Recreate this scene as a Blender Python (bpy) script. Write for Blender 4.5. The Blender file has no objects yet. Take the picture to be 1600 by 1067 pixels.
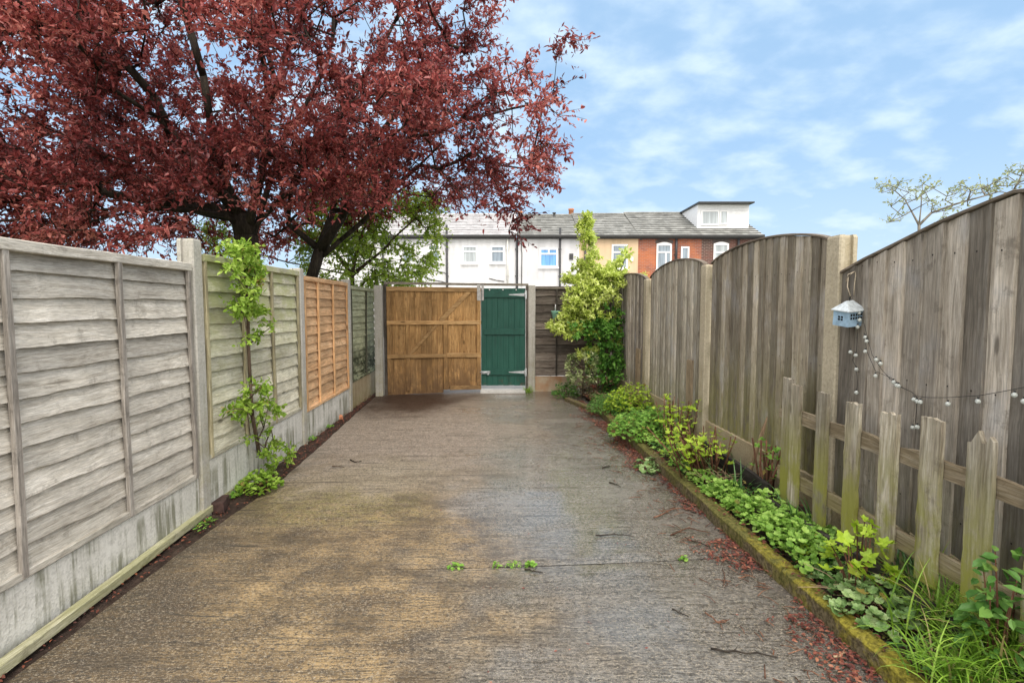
import bpy, math, random
import numpy as np
from mathutils import Vector, Matrix, noise as mnoise

random.seed(7); RNG = np.random.default_rng(7)
scene = bpy.context.scene
COL = scene.collection

# ------------------------------------------------------------------ measuring (surveying the photograph)
F = 820.0; TH = math.atan(55 / 820.0); CH = 1.5
CT, ST = math.cos(TH), math.sin(TH)
def ray(px, py):
    u = (px - 800) / F; v = (533.5 - py) / F
    return (u, CT + v * ST, -ST + v * CT)
def ground(px, py, z=0.0):
    d = ray(px, py); t = (z - CH) / d[2]
    return Vector((d[0] * t, d[1] * t, z))
def onp(px, py, a, b):
    d = ray(px, py); t = a / (d[0] - b * d[1])
    return Vector((d[0] * t, d[1] * t, CH + d[2] * t))
def atY(px, py, Y):
    d = ray(px, py); t = Y / d[1]
    return Vector((d[0] * t, Y, CH + d[2] * t))
LA, LB = -2.10, -0.0355          # left fence face  X = LA + LB*Y
RA, RB = 2.16, -0.045            # right fence face
def lx(y): return LA + LB * y
def rx(y): return RA + RB * y

# ------------------------------------------------------------------ mesh builder
class MB:
    def __init__(s): s.V = []; s.n = 0; s.F = []; s.T = []; s.sm = []
    def add(s, v, f, tone=0.5, smooth=False):
        v = np.asarray(v, np.float32).reshape(-1, 3)
        s.V.append(v)
        if isinstance(f, np.ndarray):
            s.F.append(f + s.n); k = len(f)
        else:
            s.F.append([[i + s.n for i in q] for q in f]); k = len(f)
        t = np.full(k, tone, np.float32) if np.isscalar(tone) else np.asarray(tone, np.float32)
        s.T.append(t); s.sm.append(np.full(k, smooth, bool)); s.n += len(v)
    def box(s, a, b, tone=0.5):
        (x0, y0, z0), (x1, y1, z1) = a, b
        v = [(x0,y0,z0),(x1,y0,z0),(x1,y1,z0),(x0,y1,z0),(x0,y0,z1),(x1,y0,z1),(x1,y1,z1),(x0,y1,z1)]
        s.add(v, [[0,3,2,1],[4,5,6,7],[0,1,5,4],[1,2,6,5],[2,3,7,6],[3,0,4,7]], tone)
    def sweep(s, pts, sec, side, up, tone=0.5, scl=None, smooth=False):
        side = np.array(side, float); up = np.array(up, float); k = len(sec); v = []
        for i, p in enumerate(pts):
            q = 1.0 if scl is None else scl[i]
            for a, b in sec: v.append(np.array(p, float) + side * a * q + up * b * q)
        f = []
        for i in range(len(pts) - 1):
            for j in range(k):
                f.append([i*k+j, i*k+(j+1)%k, (i+1)*k+(j+1)%k, (i+1)*k+j])
        f.append(list(range(k))[::-1]); f.append([(len(pts)-1)*k+j for j in range(k)])
        s.add(v, f, tone, smooth)
    def bar(s, pts, w, h, side, up, ch=0.0, tone=0.5, scl=None):
        a, b = w / 2, h / 2
        sec = [(-a,-b),(a,-b),(a,b),(-a,b)] if ch <= 0 else \
              [(-a+ch,-b),(a-ch,-b),(a,-b+ch),(a,b-ch),(a-ch,b),(-a+ch,b),(-a,b-ch),(-a,-b+ch)]
        s.sweep(pts, sec, side, up, tone, scl)
    def tube(s, pts, rad, n=6, tone=0.5):
        P = [np.array(p, float) for p in pts]; v = []
        if np.isscalar(rad): rad = [rad] * len(P)
        for i, p in enumerate(P):
            t = P[min(i+1, len(P)-1)] - P[max(i-1, 0)]; t /= (np.linalg.norm(t) + 1e-9)
            r = np.array((0, 0, 1.0)) if abs(t[2]) < 0.9 else np.array((1.0, 0, 0))
            a = np.cross(t, r); a /= np.linalg.norm(a); b = np.cross(t, a)
            for j in range(n):
                w = 2 * math.pi * j / n
                v.append(p + (a * math.cos(w) + b * math.sin(w)) * rad[i])
        f = []
        for i in range(len(P) - 1):
            for j in range(n):
                f.append([i*n+j, (i+1)*n+j, (i+1)*n+(j+1)%n, i*n+(j+1)%n])
        f.append([(len(P)-1)*n+j for j in range(n)][::-1]); f.append(list(range(n)))
        s.add(v, f, tone, True)
    def lathe(s, prof, n=14, c=(0,0,0), tone=0.5):
        v = []; f = []
        for r, z in prof:
            for j in range(n):
                w = 2*math.pi*j/n; v.append((c[0]+r*math.cos(w), c[1]+r*math.sin(w), c[2]+z))
        for i in range(len(prof)-1):
            for j in range(n): f.append([i*n+j, i*n+(j+1)%n, (i+1)*n+(j+1)%n, (i+1)*n+j])
        s.add(v, f, tone, True)
    def scatter(s, tmpl, P, H, N, S, tone):
        tv, tf = tmpl; P = np.asarray(P, float); m = len(P)
        if m == 0: return
        H = np.asarray(H, float); N = np.asarray(N, float)
        H = H / (np.linalg.norm(H, axis=1, keepdims=True) + 1e-9)
        X = np.cross(H, N); X /= (np.linalg.norm(X, axis=1, keepdims=True) + 1e-9)
        Z = np.cross(X, H)
        S = np.broadcast_to(np.asarray(S, float), (m,))
        v = (P[:, None, :] + S[:, None, None] * (tv[None, :, 0:1] * X[:, None, :] + tv[None, :, 1:2] * H[:, None, :] + tv[None, :, 2:3] * Z[:, None, :]))
        k = len(tv); off = (np.arange(m) * k)[:, None]
        tone = np.broadcast_to(np.asarray(tone, float), (m,))
        base = s.n; s.V.append(v.reshape(-1, 3).astype(np.float32)); s.n += m * k
        for q in tf:
            s.F.append(off + np.array(q)[None, :] + base)
            s.T.append(tone.astype(np.float32)); s.sm.append(np.zeros(m, bool))
    def build(s, name, mat, parent=None):
        me = bpy.data.meshes.new(name)
        V = np.concatenate(s.V); me.vertices.add(len(V)); me.vertices.foreach_set('co', V.ravel())
        li, lt = [], []
        for f in s.F:
            if isinstance(f, np.ndarray): li.append(f.ravel()); lt.append(np.full(len(f), f.shape[1]))
            else:
                for q in f: li.append(np.array(q)); lt.append(np.array([len(q)]))
        li = np.concatenate(li).astype(np.int32); lt = np.concatenate(lt).astype(np.int32)
        me.loops.add(len(li)); me.loops.foreach_set('vertex_index', li)
        me.polygons.add(len(lt)); ls = np.concatenate(([0], np.cumsum(lt)[:-1])).astype(np.int32)
        me.polygons.foreach_set('loop_start', ls); me.polygons.foreach_set('loop_total', lt)
        me.polygons.foreach_set('use_smooth', np.concatenate(s.sm))
        me.update(calc_edges=True); me.validate()
        at = me.attributes.new('tone', 'FLOAT', 'FACE')
        tt = np.concatenate(s.T)
        if len(tt) == len(me.polygons): at.data.foreach_set('value', tt)
        me.materials.append(mat)
        o = bpy.data.objects.new(name, me); COL.objects.link(o)
        if parent is not None: o.parent = parent
        return o

def tag(o, label=None, cat=None, group=None, kind=None):
    if label: o['label'] = label
    if cat: o['category'] = cat
    if group: o['group'] = group
    if kind: o['kind'] = kind
    return o
def thing(name, label, cat, loc=(0,0,0), rz=0.0, group=None):
    o = bpy.data.objects.new(name, None); COL.objects.link(o)
    o.empty_display_size = 0.1; o.location = loc; o.rotation_euler = (0, 0, rz)
    return tag(o, label, cat, group)
def copy_tree(o, parent=None):
    c = o.copy(); COL.objects.link(c); c.parent = parent
    for ch in o.children: copy_tree(ch, c)
    return c

# ------------------------------------------------------------------ materials
class NT:
    def __init__(s, name):
        s.m = bpy.data.materials.new(name); s.m.use_nodes = True
        s.t = s.m.node_tree; s.b = s.t.nodes['Principled BSDF']; s.out = s.t.nodes['Material Output']
    def put(s, sock, v):
        if isinstance(v, bpy.types.NodeSocket): s.t.links.new(v, sock)
        elif isinstance(v, tuple) and len(v) == 3 and sock.type == 'RGBA': sock.default_value = (*v, 1)
        else: sock.default_value = v
    def node(s, typ, ins=None, **pr):
        n = s.t.nodes.new(typ)
        for k, v in pr.items(): setattr(n, k, v)
        for k, v in (ins or {}).items(): s.put(n.inputs[k], v)
        return n
    def mth(s, op, a, b=0.5, clamp=False):
        n = s.node('ShaderNodeMath', {0: a, 1: b}, operation=op); n.use_clamp = clamp; return n.outputs[0]
    def mix(s, fac, a, b, blend='MIX'):
        n = s.node('ShaderNodeMix', {0: fac, 6: a, 7: b}, data_type='RGBA', blend_type=blend); return n.outputs[2]
    def noise(s, vec, scale=5, detail=4, rough=0.55, dist=0.0):
        return s.node('ShaderNodeTexNoise', {'Vector': vec, 'Scale': scale, 'Detail': detail, 'Roughness': rough, 'Distortion': dist}).outputs['Fac']
    def vor(s, vec, scale=5, feature='F1'):
        return s.node('ShaderNodeTexVoronoi', {'Vector': vec, 'Scale': scale}, feature=feature)
    def ramp(s, fac, stops, interp='LINEAR'):
        n = s.node('ShaderNodeValToRGB', {0: fac}); r = n.color_ramp; r.interpolation = interp
        while len(r.elements) < len(stops): r.elements.new(0.5)
        for e, (p, c) in zip(r.elements, stops): e.position = p; e.color = (*c, 1)
        return n.outputs[0]
    def ss(s, x, a, b, lo=0.0, hi=1.0):
        n = s.node('ShaderNodeMapRange', {0: x, 1: a, 2: b, 3: lo, 4: hi}, interpolation_type='SMOOTHSTEP'); return n.outputs[0]
    def co(s, kind='Object'): return s.node('ShaderNodeTexCoord').outputs[kind]
    def vmul(s, v, xyz): return s.node('ShaderNodeVectorMath', {0: v, 1: xyz}, operation='MULTIPLY').outputs[0]
    def vadd(s, v, w): return s.node('ShaderNodeVectorMath', {0: v, 1: w}, operation='ADD').outputs[0]
    def sep(s, v): return s.node('ShaderNodeSeparateXYZ', {0: v}).outputs
    def comb(s, x, y, z): return s.node('ShaderNodeCombineXYZ', {0: x, 1: y, 2: z}).outputs[0]
    def tone(s): return s.node('ShaderNodeAttribute', attribute_name='tone', attribute_type='GEOMETRY').outputs['Fac']
    def bump(s, h, st=0.3, d=0.01):
        n = s.node('ShaderNodeBump', {'Strength': st, 'Distance': d, 'Height': h}); s.t.links.new(n.outputs[0], s.b.inputs['Normal']); return n
    def base(s, c, rough=0.7, spec=None):
        s.put(s.b.inputs['Base Color'], c); s.put(s.b.inputs['Roughness'], rough)
        if spec is not None: s.put(s.b.inputs['Specular IOR Level'], spec)
        return s.m
    def blob(s, p, x, y, r, d=None):
        # soft round patch mask, for staining and for painted sheen, at (x, y) on the ground
        n = s.node('ShaderNodeVectorMath', {0: p, 1: (x, y, 0)}, operation='SUBTRACT').outputs[0]
        n = s.vmul(n, (1 / r[0], 1 / r[1], 0))
        l = s.node('ShaderNodeVectorMath', {0: n}, operation='LENGTH').outputs['Value']
        return s.ss(l, 1.0, 0.25)

def wood(name, c0, c1, c2, axis='x', moss=None, tv=0.5, grain=1.0, bumpst=0.5, knots=True, pale=None, nails=None):
    N = NT(name); co = N.co(); tn = N.tone()
    off = N.comb(N.mth('MULTIPLY', tn, 37.0), N.mth('MULTIPLY', tn, 91.0), N.mth('MULTIPLY', tn, 53.0))
    p = N.vadd(co, off)
    lo, hi = 1.3 * grain, 26 * grain
    sc = (lo, hi, hi) if axis == 'x' else ((hi, lo, hi) if axis == 'y' else (hi, hi, lo))
    wob = N.noise(p, 2.2, 2, 0.5)
    pw = N.vadd(p, N.comb(N.mth('MULTIPLY', wob, 0.05), N.mth('MULTIPLY', wob, 0.05), N.mth('MULTIPLY', wob, 0.05)))
    g1 = N.noise(N.vmul(pw, sc), 1, 6, 0.65, 0.3)
    g2 = N.noise(N.vmul(pw, tuple(4 * q for q in sc)), 1, 4, 0.6)
    big = N.noise(p, 2.6, 4, 0.6)
    g = N.mth('ADD', N.mth('MULTIPLY', g1, 0.6), N.mth('MULTIPLY', g2, 0.4))
    col = N.ramp(g, [(0.33, c0), (0.5, c1), (0.68, c2)])
    if pale:
        col = N.mix(N.ss(big, 0.5, 0.72), col, pale)
    tv_ = N.ss(tn, 0.0, 1.0, 1 - tv * 0.6, 1 + tv * 0.45)
    bg = N.ss(big, 0.25, 0.75, 0.78, 1.18)
    col = N.mix(1.0, col, N.comb(N.mth('MULTIPLY', tv_, bg), N.mth('MULTIPLY', tv_, bg), N.mth('MULTIPLY', tv_, bg)), 'MULTIPLY')
    h = g
    if knots:
        ks = (2.2, 7, 7) if axis == 'x' else (7, 7, 2.2)
        v = N.vor(N.vmul(pw, ks), 1.0)
        kf = N.ss(v.outputs['Distance'], 0.13, 0.05)
        kr = N.node('ShaderNodeSeparateColor', {0: v.outputs['Color']}).outputs[0]
        kf = N.mth('MULTIPLY', kf, N.ss(kr, 0.4, 0.45))
        col = N.mix(N.mth('MULTIPLY', kf, 0.75), col, tuple(0.35 * q for q in c0))
    # fine fibres, blotches of grime
    g3 = N.noise(N.vmul(pw, tuple(q * k for q, k in zip(sc, (7, 7, 7)))), 1, 3, 0.7)
    f3 = N.ss(g3, 0.3, 0.7, 0.72, 1.22)
    col = N.mix(1.0, col, N.comb(f3, f3, f3), 'MULTIPLY')
    bl = N.noise(N.vmul(p, (3, 3, 3)), 3.0, 6, 0.75)
    col = N.mix(N.mth('MULTIPLY', N.ss(bl, 0.54, 0.68), 0.5), col, tuple(0.6 * q for q in c0))
    spk = N.noise(p, 130, 3, 0.7)
    col = N.mix(N.mth('MULTIPLY', N.ss(spk, 0.62, 0.72), 0.5), col, tuple(0.5 * q for q in c0))
    # dark splits along the grain
    sp = N.ss(g1, 0.38, 0.29)
    col = N.mix(N.mth('MULTIPLY', sp, 0.6), col, tuple(0.45 * q for q in c0))
    if moss:
        mc, z0, z1, amt = moss
        z = N.sep(co)[2]
        mf = N.mth('MULTIPLY', N.ss(z, z1, z0), N.ss(N.noise(N.vmul(p, (2.0, 2.0, 1.0) if axis == 'z' else (1.0, 1.0, 2.0)), 4.0, 6, 0.7), 0.32, 0.58))
        mf = N.mth('MULTIPLY', mf, amt)
        col = N.mix(mf, col, mc)
    if nails:
        X_ = N.sep(co); pitch, zs = nails
        fx_ = N.mth('MULTIPLY', N.mth('SUBTRACT', N.mth('FRACT', N.mth('ADD', N.mth('DIVIDE', X_[0], pitch), N.ss(N.noise(co, 2.3, 1), 0, 1, -0.2, 0.2))), 0.5), pitch)
        for z0_ in zs:
            dz = N.mth('SUBTRACT', N.mth('ADD', X_[2], N.ss(N.noise(co, 3.1, 1), 0, 1, -0.03, 0.03)), z0_)
            d2 = N.mth('SQRT', N.mth('ADD', N.mth('MULTIPLY', fx_, fx_), N.mth('MULTIPLY', dz, dz)))
            st_ = N.mth('MULTIPLY', N.mth('MULTIPLY', N.ss(N.mth('ABSOLUTE', fx_), 0.007, 0.001), N.ss(dz, -0.10, 0.0)), N.ss(dz, 0.006, 0.0))
            col = N.mix(N.mth('MULTIPLY', st_, 0.35), col, (0.06,0.045,0.035))
            col = N.mix(N.ss(d2, 0.0058, 0.0038), col, (0.03,0.025,0.022))
    N.bump(h, bumpst, 0.006)
    return N.base(col, 0.85, 0.25)

def leafmat(name, c0, c1, c2, trans=0.3, rough=0.5, dead=None):
    N = NT(name); tn = N.tone(); co = N.co()
    t = N.mth('ADD', tn, N.ss(N.noise(co, 30, 3), 0.3, 0.7, -0.17, 0.17))
    col = N.ramp(t, [(0.0, c0), (0.5, c1), (1.0, c2)])
    if dead: col = N.mix(N.ss(tn, 0.13, 0.06), col, dead)
    N.base(col, rough, 0.4)
    tr = N.node('ShaderNodeBsdfTranslucent', {'Color': col})
    mx = N.node('ShaderNodeMixShader', {0: trans})
    N.t.links.new(N.b.outputs[0], mx.inputs[1]); N.t.links.new(tr.outputs[0], mx.inputs[2])
    N.t.links.new(mx.outputs[0], N.out.inputs[0])
    return N.m

def plain(name, c, rough=0.6, spec=0.5, var=0.15, scale=8, metal=0.0, bumpst=0.0):
    N = NT(name); co = N.co()
    n = N.noise(co, scale, 5, 0.6)
    f = N.ss(n, 0.3, 0.7, 1 - var, 1 + var)
    col = N.mix(1.0, c, N.comb(f, f, f), 'MULTIPLY')
    if bumpst: N.bump(N.noise(co, scale * 12, 3), bumpst, 0.004)
    N.put(N.b.inputs['Metallic'], metal)
    return N.base(col, rough, spec)

def concrete(name, c, c2, streak=None, moss=None, pebbles=True):
    N = NT(name); co = N.co()
    a = N.noise(co, 3.0, 6, 0.65); b = N.noise(co, 60, 4, 0.7)
    col = N.mix(N.ss(N.mth('ADD', N.mth('MULTIPLY', a, 0.6), N.mth('MULTIPLY', b, 0.4)), 0.35, 0.65), c2, c)
    v = N.vor(co, 85)
    if pebbles:
        rnd = N.node('ShaderNodeSeparateColor', {0: v.outputs['Color']}).outputs[0]
        col = N.mix(N.mth('MULTIPLY', N.ss(rnd, 0.75, 0.8), 0.35), col, tuple(q * 0.55 for q in c))
    if streak:   # rain streaks running down the face
        sc, amt = streak
        s1 = N.noise(N.vmul(co, (14, 14, 0.9)), 1, 5, 0.7)
        s2 = N.noise(N.vmul(co, (1.2, 1.2, 4)), 1, 3)
        f = N.mth('MULTIPLY', N.ss(s1, 0.47, 0.62), N.ss(s2, 0.36, 0.56))
        col = N.mix(N.mth('MULTIPLY', f, amt), col, sc)
    if moss:
        mc, z0, z1, amt = moss
        mf = N.mth('MULTIPLY', N.ss(N.sep(co)[2], z1, z0), N.ss(N.noise(co, 7, 5, 0.7), 0.4, 0.6))
        col = N.mix(N.mth('MULTIPLY', mf, amt), col, mc)
    N.bump(N.mth('ADD', N.mth('MULTIPLY', v.outputs['Distance'], 0.5), b), 0.45, 0.006)
    return N.base(col, 0.85, 0.3)

M = {}
M['lap_grey'] = wood('silvered lap wood', (0.32,0.285,0.235), (0.48,0.445,0.39), (0.62,0.59,0.54), 'x', ((0.22,0.24,0.13), -0.2, 0.6, 0.25), 0.4, 1.7, 0.6)
M['batten_grey'] = wood('silvered batten wood', (0.16,0.14,0.12), (0.30,0.27,0.24), (0.44,0.41,0.37), 'z', None, 0.5)
M['lap_green'] = wood('algae lap wood', (0.34,0.31,0.22), (0.56,0.53,0.42), (0.72,0.70,0.60), 'x', ((0.36,0.38,0.16), 1.9, 0.6, 0.8), 0.35, 1.5, 0.5)
M['batten_green'] = wood('algae batten wood', (0.20,0.17,0.11), (0.34,0.30,0.19), (0.44,0.40,0.27), 'z', None, 0.4)
M['lap_orange'] = wood('new orange lap wood', (0.44,0.255,0.13), (0.60,0.375,0.205), (0.72,0.50,0.31), 'x', None, 0.3, 0.7, 0.4)
M['batten_orange'] = wood('new orange batten wood', (0.42,0.235,0.11), (0.57,0.34,0.17), (0.66,0.44,0.25), 'z', None, 0.3, 0.7, 0.4)
M['lap_dark'] = wood('damp green lap wood', (0.20,0.21,0.13), (0.37,0.39,0.25), (0.52,0.53,0.38), 'x', ((0.03,0.038,0.017), 0.6, 1.15, 1.0), 0.3)
M['batten_dark'] = wood('damp batten wood', (0.05,0.05,0.035), (0.09,0.09,0.06), (0.14,0.13,0.09), 'z', None, 0.4)
M['feather'] = wood('weathered feather edge wood', (0.225,0.185,0.14), (0.36,0.315,0.245), (0.53,0.485,0.40), 'z', ((0.24,0.225,0.075), 0.2, 1.35, 0.8), 0.8, 0.8, 0.7, True, (0.37,0.35,0.325), nails=(0.0956, (0.53, 1.13, 1.74)))
M['feather_pale'] = wood('pale feather edge wood', (0.28,0.245,0.19), (0.44,0.40,0.33), (0.60,0.56,0.48), 'z', ((0.26,0.25,0.10), 0.1, 1.0, 0.6), 0.5, 0.8, 0.7, True, (0.36,0.35,0.33), nails=(0.0971, (0.53, 1.13, 1.74)))
M['feather_dark'] = wood('dark feather edge wood', (0.20,0.17,0.135), (0.345,0.305,0.255), (0.52,0.475,0.415), 'z', ((0.18,0.17,0.06), 0.05, 0.9, 0.7), 0.85, 0.7, 0.7, True, (0.31,0.295,0.28), nails=(0.116, (0.53, 1.13, 1.74)))
M['cap'] = wood('capping wood', (0.09,0.07,0.055), (0.17,0.14,0.11), (0.28,0.24,0.20), 'x', None, 0.4)
M['picket'] = wood('mossy picket wood', (0.14,0.11,0.08), (0.30,0.265,0.205), (0.49,0.455,0.39), 'z', ((0.25,0.25,0.05), 0.3, 1.02, 1.0), 0.4, 0.8, 0.8)
M['picket_rail'] = wood('picket rail wood', (0.13,0.095,0.06), (0.285,0.225,0.15), (0.45,0.39,0.30), 'x', ((0.30,0.28,0.08), 0.0, 1.0, 0.4), 0.4)
M['gate_wood'] = wood('orange brown gate wood', (0.20,0.105,0.038), (0.38,0.22,0.088), (0.52,0.33,0.15), 'z', ((0.13,0.075,0.038), -0.1, 1.15, 0.95), 0.6, 0.8, 0.5)
M['gate_rail'] = wood('gate rail wood', (0.25,0.14,0.055), (0.41,0.25,0.11), (0.54,0.36,0.18), 'x', ((0.16,0.095,0.045), 0.1, 1.0, 0.9), 0.4, 0.8, 0.5)
M['frame_wood'] = wood('grey frame wood', (0.13,0.11,0.09), (0.24,0.21,0.17), (0.38,0.35,0.30), 'x', None, 0.4)
M['frame_dark'] = wood('dark frame wood', (0.045,0.038,0.032), (0.09,0.078,0.065), (0.16,0.14,0.12), 'z', None, 0.4)
M['backfence'] = wood('dark weathered waney wood', (0.075,0.058,0.045), (0.17,0.14,0.115), (0.30,0.265,0.225), 'x', None, 0.75, 1.0, 0.9)
M['lath'] = wood('mossy lath wood', (0.22,0.20,0.12), (0.38,0.36,0.24), (0.52,0.50,0.37), 'y', ((0.25,0.26,0.08), -0.1, 0.3, 0.5), 0.4)
M['edging'] = wood('dark edging board', (0.018,0.015,0.013), (0.04,0.034,0.03), (0.075,0.066,0.06), 'x', None, 0.4)
M['stake'] = wood('brown stake wood', (0.14,0.085,0.05), (0.27,0.18,0.11), (0.42,0.31,0.21), 'z', ((0.17,0.16,0.05), 0.0, 0.5, 0.5), 0.4)
M['plank'] = wood('short plank wood', (0.15,0.11,0.07), (0.31,0.24,0.16), (0.44,0.36,0.26), 'z', ((0.13,0.11,0.05), 0.0, 0.5, 0.6), 0.4)
M['bark'] = wood('dark tree bark', (0.012,0.009,0.007), (0.032,0.025,0.019), (0.075,0.062,0.045), 'z', None, 0.4, 0.8, 1.0, False)
M['bark_brown'] = wood('brown shrub bark', (0.045,0.03,0.02), (0.10,0.068,0.045), (0.19,0.14,0.10), 'z', None, 0.4, 1.0, 0.8, False)
M['bark_pale'] = wood('pale birch bark', (0.10,0.09,0.07), (0.19,0.17,0.14), (0.30,0.28,0.24), 'z', None, 0.4, 1.0, 0.5, False)
M['cane'] = wood('red brown cane', (0.06,0.026,0.016), (0.14,0.062,0.036), (0.28,0.16,0.10), 'z', None, 0.6, 1.0, 0.4, False)
M['straw'] = plain('dry straw stems', (0.42,0.30,0.19), 0.8, 0.2, 0.3, 20)
M['post'] = concrete('fence post concrete', (0.50,0.48,0.44), (0.36,0.34,0.30), ((0.25,0.24,0.17), 0.5), ((0.30,0.28,0.13), 0.0, 0.9, 0.4))
M['post_warm'] = concrete('warm post concrete', (0.50,0.44,0.33), (0.38,0.33,0.24), ((0.30,0.24,0.12), 0.5), ((0.28,0.26,0.08), 0.0, 0.7, 0.6))
M['gravel'] = concrete('gravel board concrete', (0.70,0.685,0.64), (0.53,0.515,0.47), ((0.18,0.18,0.12), 0.85), ((0.22,0.22,0.13), 0.0, 0.09, 0.7))
M['gravel_warm'] = concrete('stained gravel board concrete', (0.42,0.36,0.24), (0.33,0.25,0.15), ((0.22,0.17,0.08), 0.6), ((0.22,0.2,0.07), 0.0, 0.25, 0.6))
M['step'] = concrete('pale threshold concrete', (0.60,0.59,0.57), (0.47,0.46,0.44), None, None)
M['green_paint'] = None
def green_paint():
    N = NT('worn green paint'); co = N.co(); tn = N.tone()
    a = N.noise(N.vmul(co, (22, 22, 1.2)), 1, 5, 0.6)
    p = N.vadd(co, N.comb(N.mth('MULTIPLY', tn, 13.0), 0.0, N.mth('MULTIPLY', tn, 29.0)))
    col = N.ramp(N.mth('ADD', N.mth('MULTIPLY', a, 0.5), N.mth('MULTIPLY', N.noise(p, 3, 4), 0.5)), [(0.3, (0.004,0.045,0.032)), (0.5, (0.009,0.075,0.053)), (0.72, (0.022,0.11,0.08))])
    z = N.sep(co)[2]
    wear = N.mth('MULTIPLY', N.ss(z, 0.32, 0.1), N.ss(N.noise(co, 9, 6, 0.7), 0.52, 0.62))
    col = N.mix(N.mth('MULTIPLY', wear, 0.7), col, (0.09,0.05,0.03))
    N.bump(a, 0.35, 0.004)
    return N.base(col, 0.5, 0.4)
M['green_paint'] = green_paint()
M['galv'] = plain('galvanised steel', (0.48,0.50,0.51), 0.45, 0.5, 0.15, 25, 0.6)
M['grey_block'] = plain('weathered grey timber block', (0.42,0.41,0.39), 0.8, 0.3, 0.25, 25)

# --- driveway concrete -------------------------------------------------------
def drive_mat():
    N = NT('wet brushed concrete'); co = N.co()
    xyz = N.sep(co); x, y = xyz[0], xyz[1]
    n1 = N.noise(co, 0.9, 5, 0.6); n2 = N.noise(co, 3.2, 6, 0.7); n3 = N.noise(co, 14, 6, 0.75)
    wx = N.vadd(co, N.comb(N.ss(n1, 0, 1, -0.5, 0.5), N.ss(n2, 0, 1, -0.35, 0.35), 0.0))
    wr = N.vadd(co, N.comb(0.0, N.ss(N.noise(co, 1.1, 2), 0, 1, -0.04, 0.04), 0.0))
    ridg = N.noise(N.vmul(wr, (3.4, 34, 1)), 1, 6, 0.75)             # brushed across
    ridf = N.noise(N.vmul(wr, (2.2, 90, 1)), 1, 3, 0.6)
    fine = N.noise(co, 120, 4, 0.7)
    vv = N.vor(co, 260)
    # base: grey right, ochre left
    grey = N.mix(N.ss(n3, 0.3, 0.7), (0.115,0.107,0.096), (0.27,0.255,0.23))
    pink = N.mix(N.ss(n3, 0.3, 0.7), (0.22,0.178,0.142), (0.41,0.345,0.285))
    ochre = N.mix(N.ss(n2, 0.32, 0.68), (0.085,0.054,0.025), (0.42,0.285,0.13))
    xw = N.mth('ADD', x, N.ss(n1, 0.2, 0.8, -0.8, 0.8))
    col = N.mix(N.ss(xw, -0.75, 0.45), ochre, grey)
    far = N.ss(N.mth('ADD', y, N.ss(n2, 0.2, 0.8, -0.9, 0.9)), 3.9, 5.3)
    pf = N.mth('MULTIPLY', far, N.ss(xw, 0.9, -0.3))
    col = N.mix(pf, col, pink)
    pale = N.blob(wx, -1.15, 4.5, (1.0, 0.85))
    col = N.mix(N.mth('MULTIPLY', pale, 0.6), col, (0.36,0.315,0.23))
    pale2 = N.blob(wx, -0.3, 3.95, (0.45, 0.35))
    col = N.mix(N.mth('MULTIPLY', pale2, 0.5), col, (0.34,0.29,0.245))
    sheen_pale = N.blob(wx, 0.35, 4.6, (1.1, 1.6))
    col = N.mix(N.mth('MULTIPLY', sheen_pale, 0.6), col, (0.34,0.335,0.315))  # wet sheen of the centre painted as a lighter base colour
    moss = N.mth('MULTIPLY', N.blob(wx, -1.35, 3.85, (0.95, 0.55)), N.ss(n3, 0.34, 0.6))
    col = N.mix(N.mth('MULTIPLY', moss, 0.75), col, (0.24,0.205,0.055))
    # damp brown dirt in the corner by the gate
    mud = N.blob(wx, -1.65, 8.3, (1.3, 1.7))
    mud2 = N.ss(N.mth('ADD', y, N.ss(n2, 0, 1, -0.5, 0.5)), 8.1, 9.3)
    col = N.mix(N.mth('MULTIPLY', mud2, 0.6), col, (0.12,0.088,0.062))
    # dirty, dark left verge
    ed = N.mth('MULTIPLY', N.ss(xw, -1.0, -1.9), N.ss(y, 4.1, 3.2))
    col = N.mix(N.mth('MULTIPLY', ed, 0.8), col, (0.075,0.05,0.028))
    # rusty dirt by the kerb
    er = N.ss(N.mth('ADD', x, N.ss(n2, 0.2, 0.8, -0.22, 0.22)), 1.0, 1.5)
    col = N.mix(N.mth('MULTIPLY', er, 0.55), col, (0.085,0.06,0.048))
    # dark grooves of the brushing, dark pitted spots, pale grit
    gr = N.mth('MAXIMUM', N.ss(ridg, 0.455, 0.42), N.mth('MULTIPLY', N.ss(ridf, 0.455, 0.425), 0.6))
    col = N.mix(N.mth('MULTIPLY', gr, N.ss(n2, 0.3, 0.65, 0.28, 0.82)), col, (0.03,0.026,0.018))
    col = N.mix(N.mth('MULTIPLY', N.ss(N.noise(N.vmul(wr, (0.9, 9, 1)), 1, 6, 0.7), 0.52, 0.68), 0.45), col, (0.07,0.052,0.036))
    spn = N.noise(N.vmul(co, (1, 1.9, 1)), 52, 4, 0.65)
    pit = N.noise(N.vmul(wr, (1, 1.7, 1)), 34, 5, 0.75)
    col = N.mix(N.mth('MULTIPLY', N.ss(pit, 0.535, 0.57), 0.72), col, (0.04,0.031,0.022))
    col = N.mix(N.mth('MULTIPLY', N.ss(spn, 0.555, 0.59), 0.75), col, (0.035,0.028,0.02))
    col = N.mix(N.mth('MULTIPLY', N.ss(spn, 0.42, 0.385), 0.6), col, (0.44,0.37,0.27))
    rnd = N.node('ShaderNodeSeparateColor', {0: vv.outputs['Color']}).outputs[0]
    col = N.mix(N.mth('MULTIPLY', N.ss(rnd, 0.86, 0.92), 0.45), col, (0.50,0.43,0.33))
    col = N.mix(N.mth('MULTIPLY', N.ss(fine, 0.5, 0.62), 0.35), col, (0.04,0.034,0.028))
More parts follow.
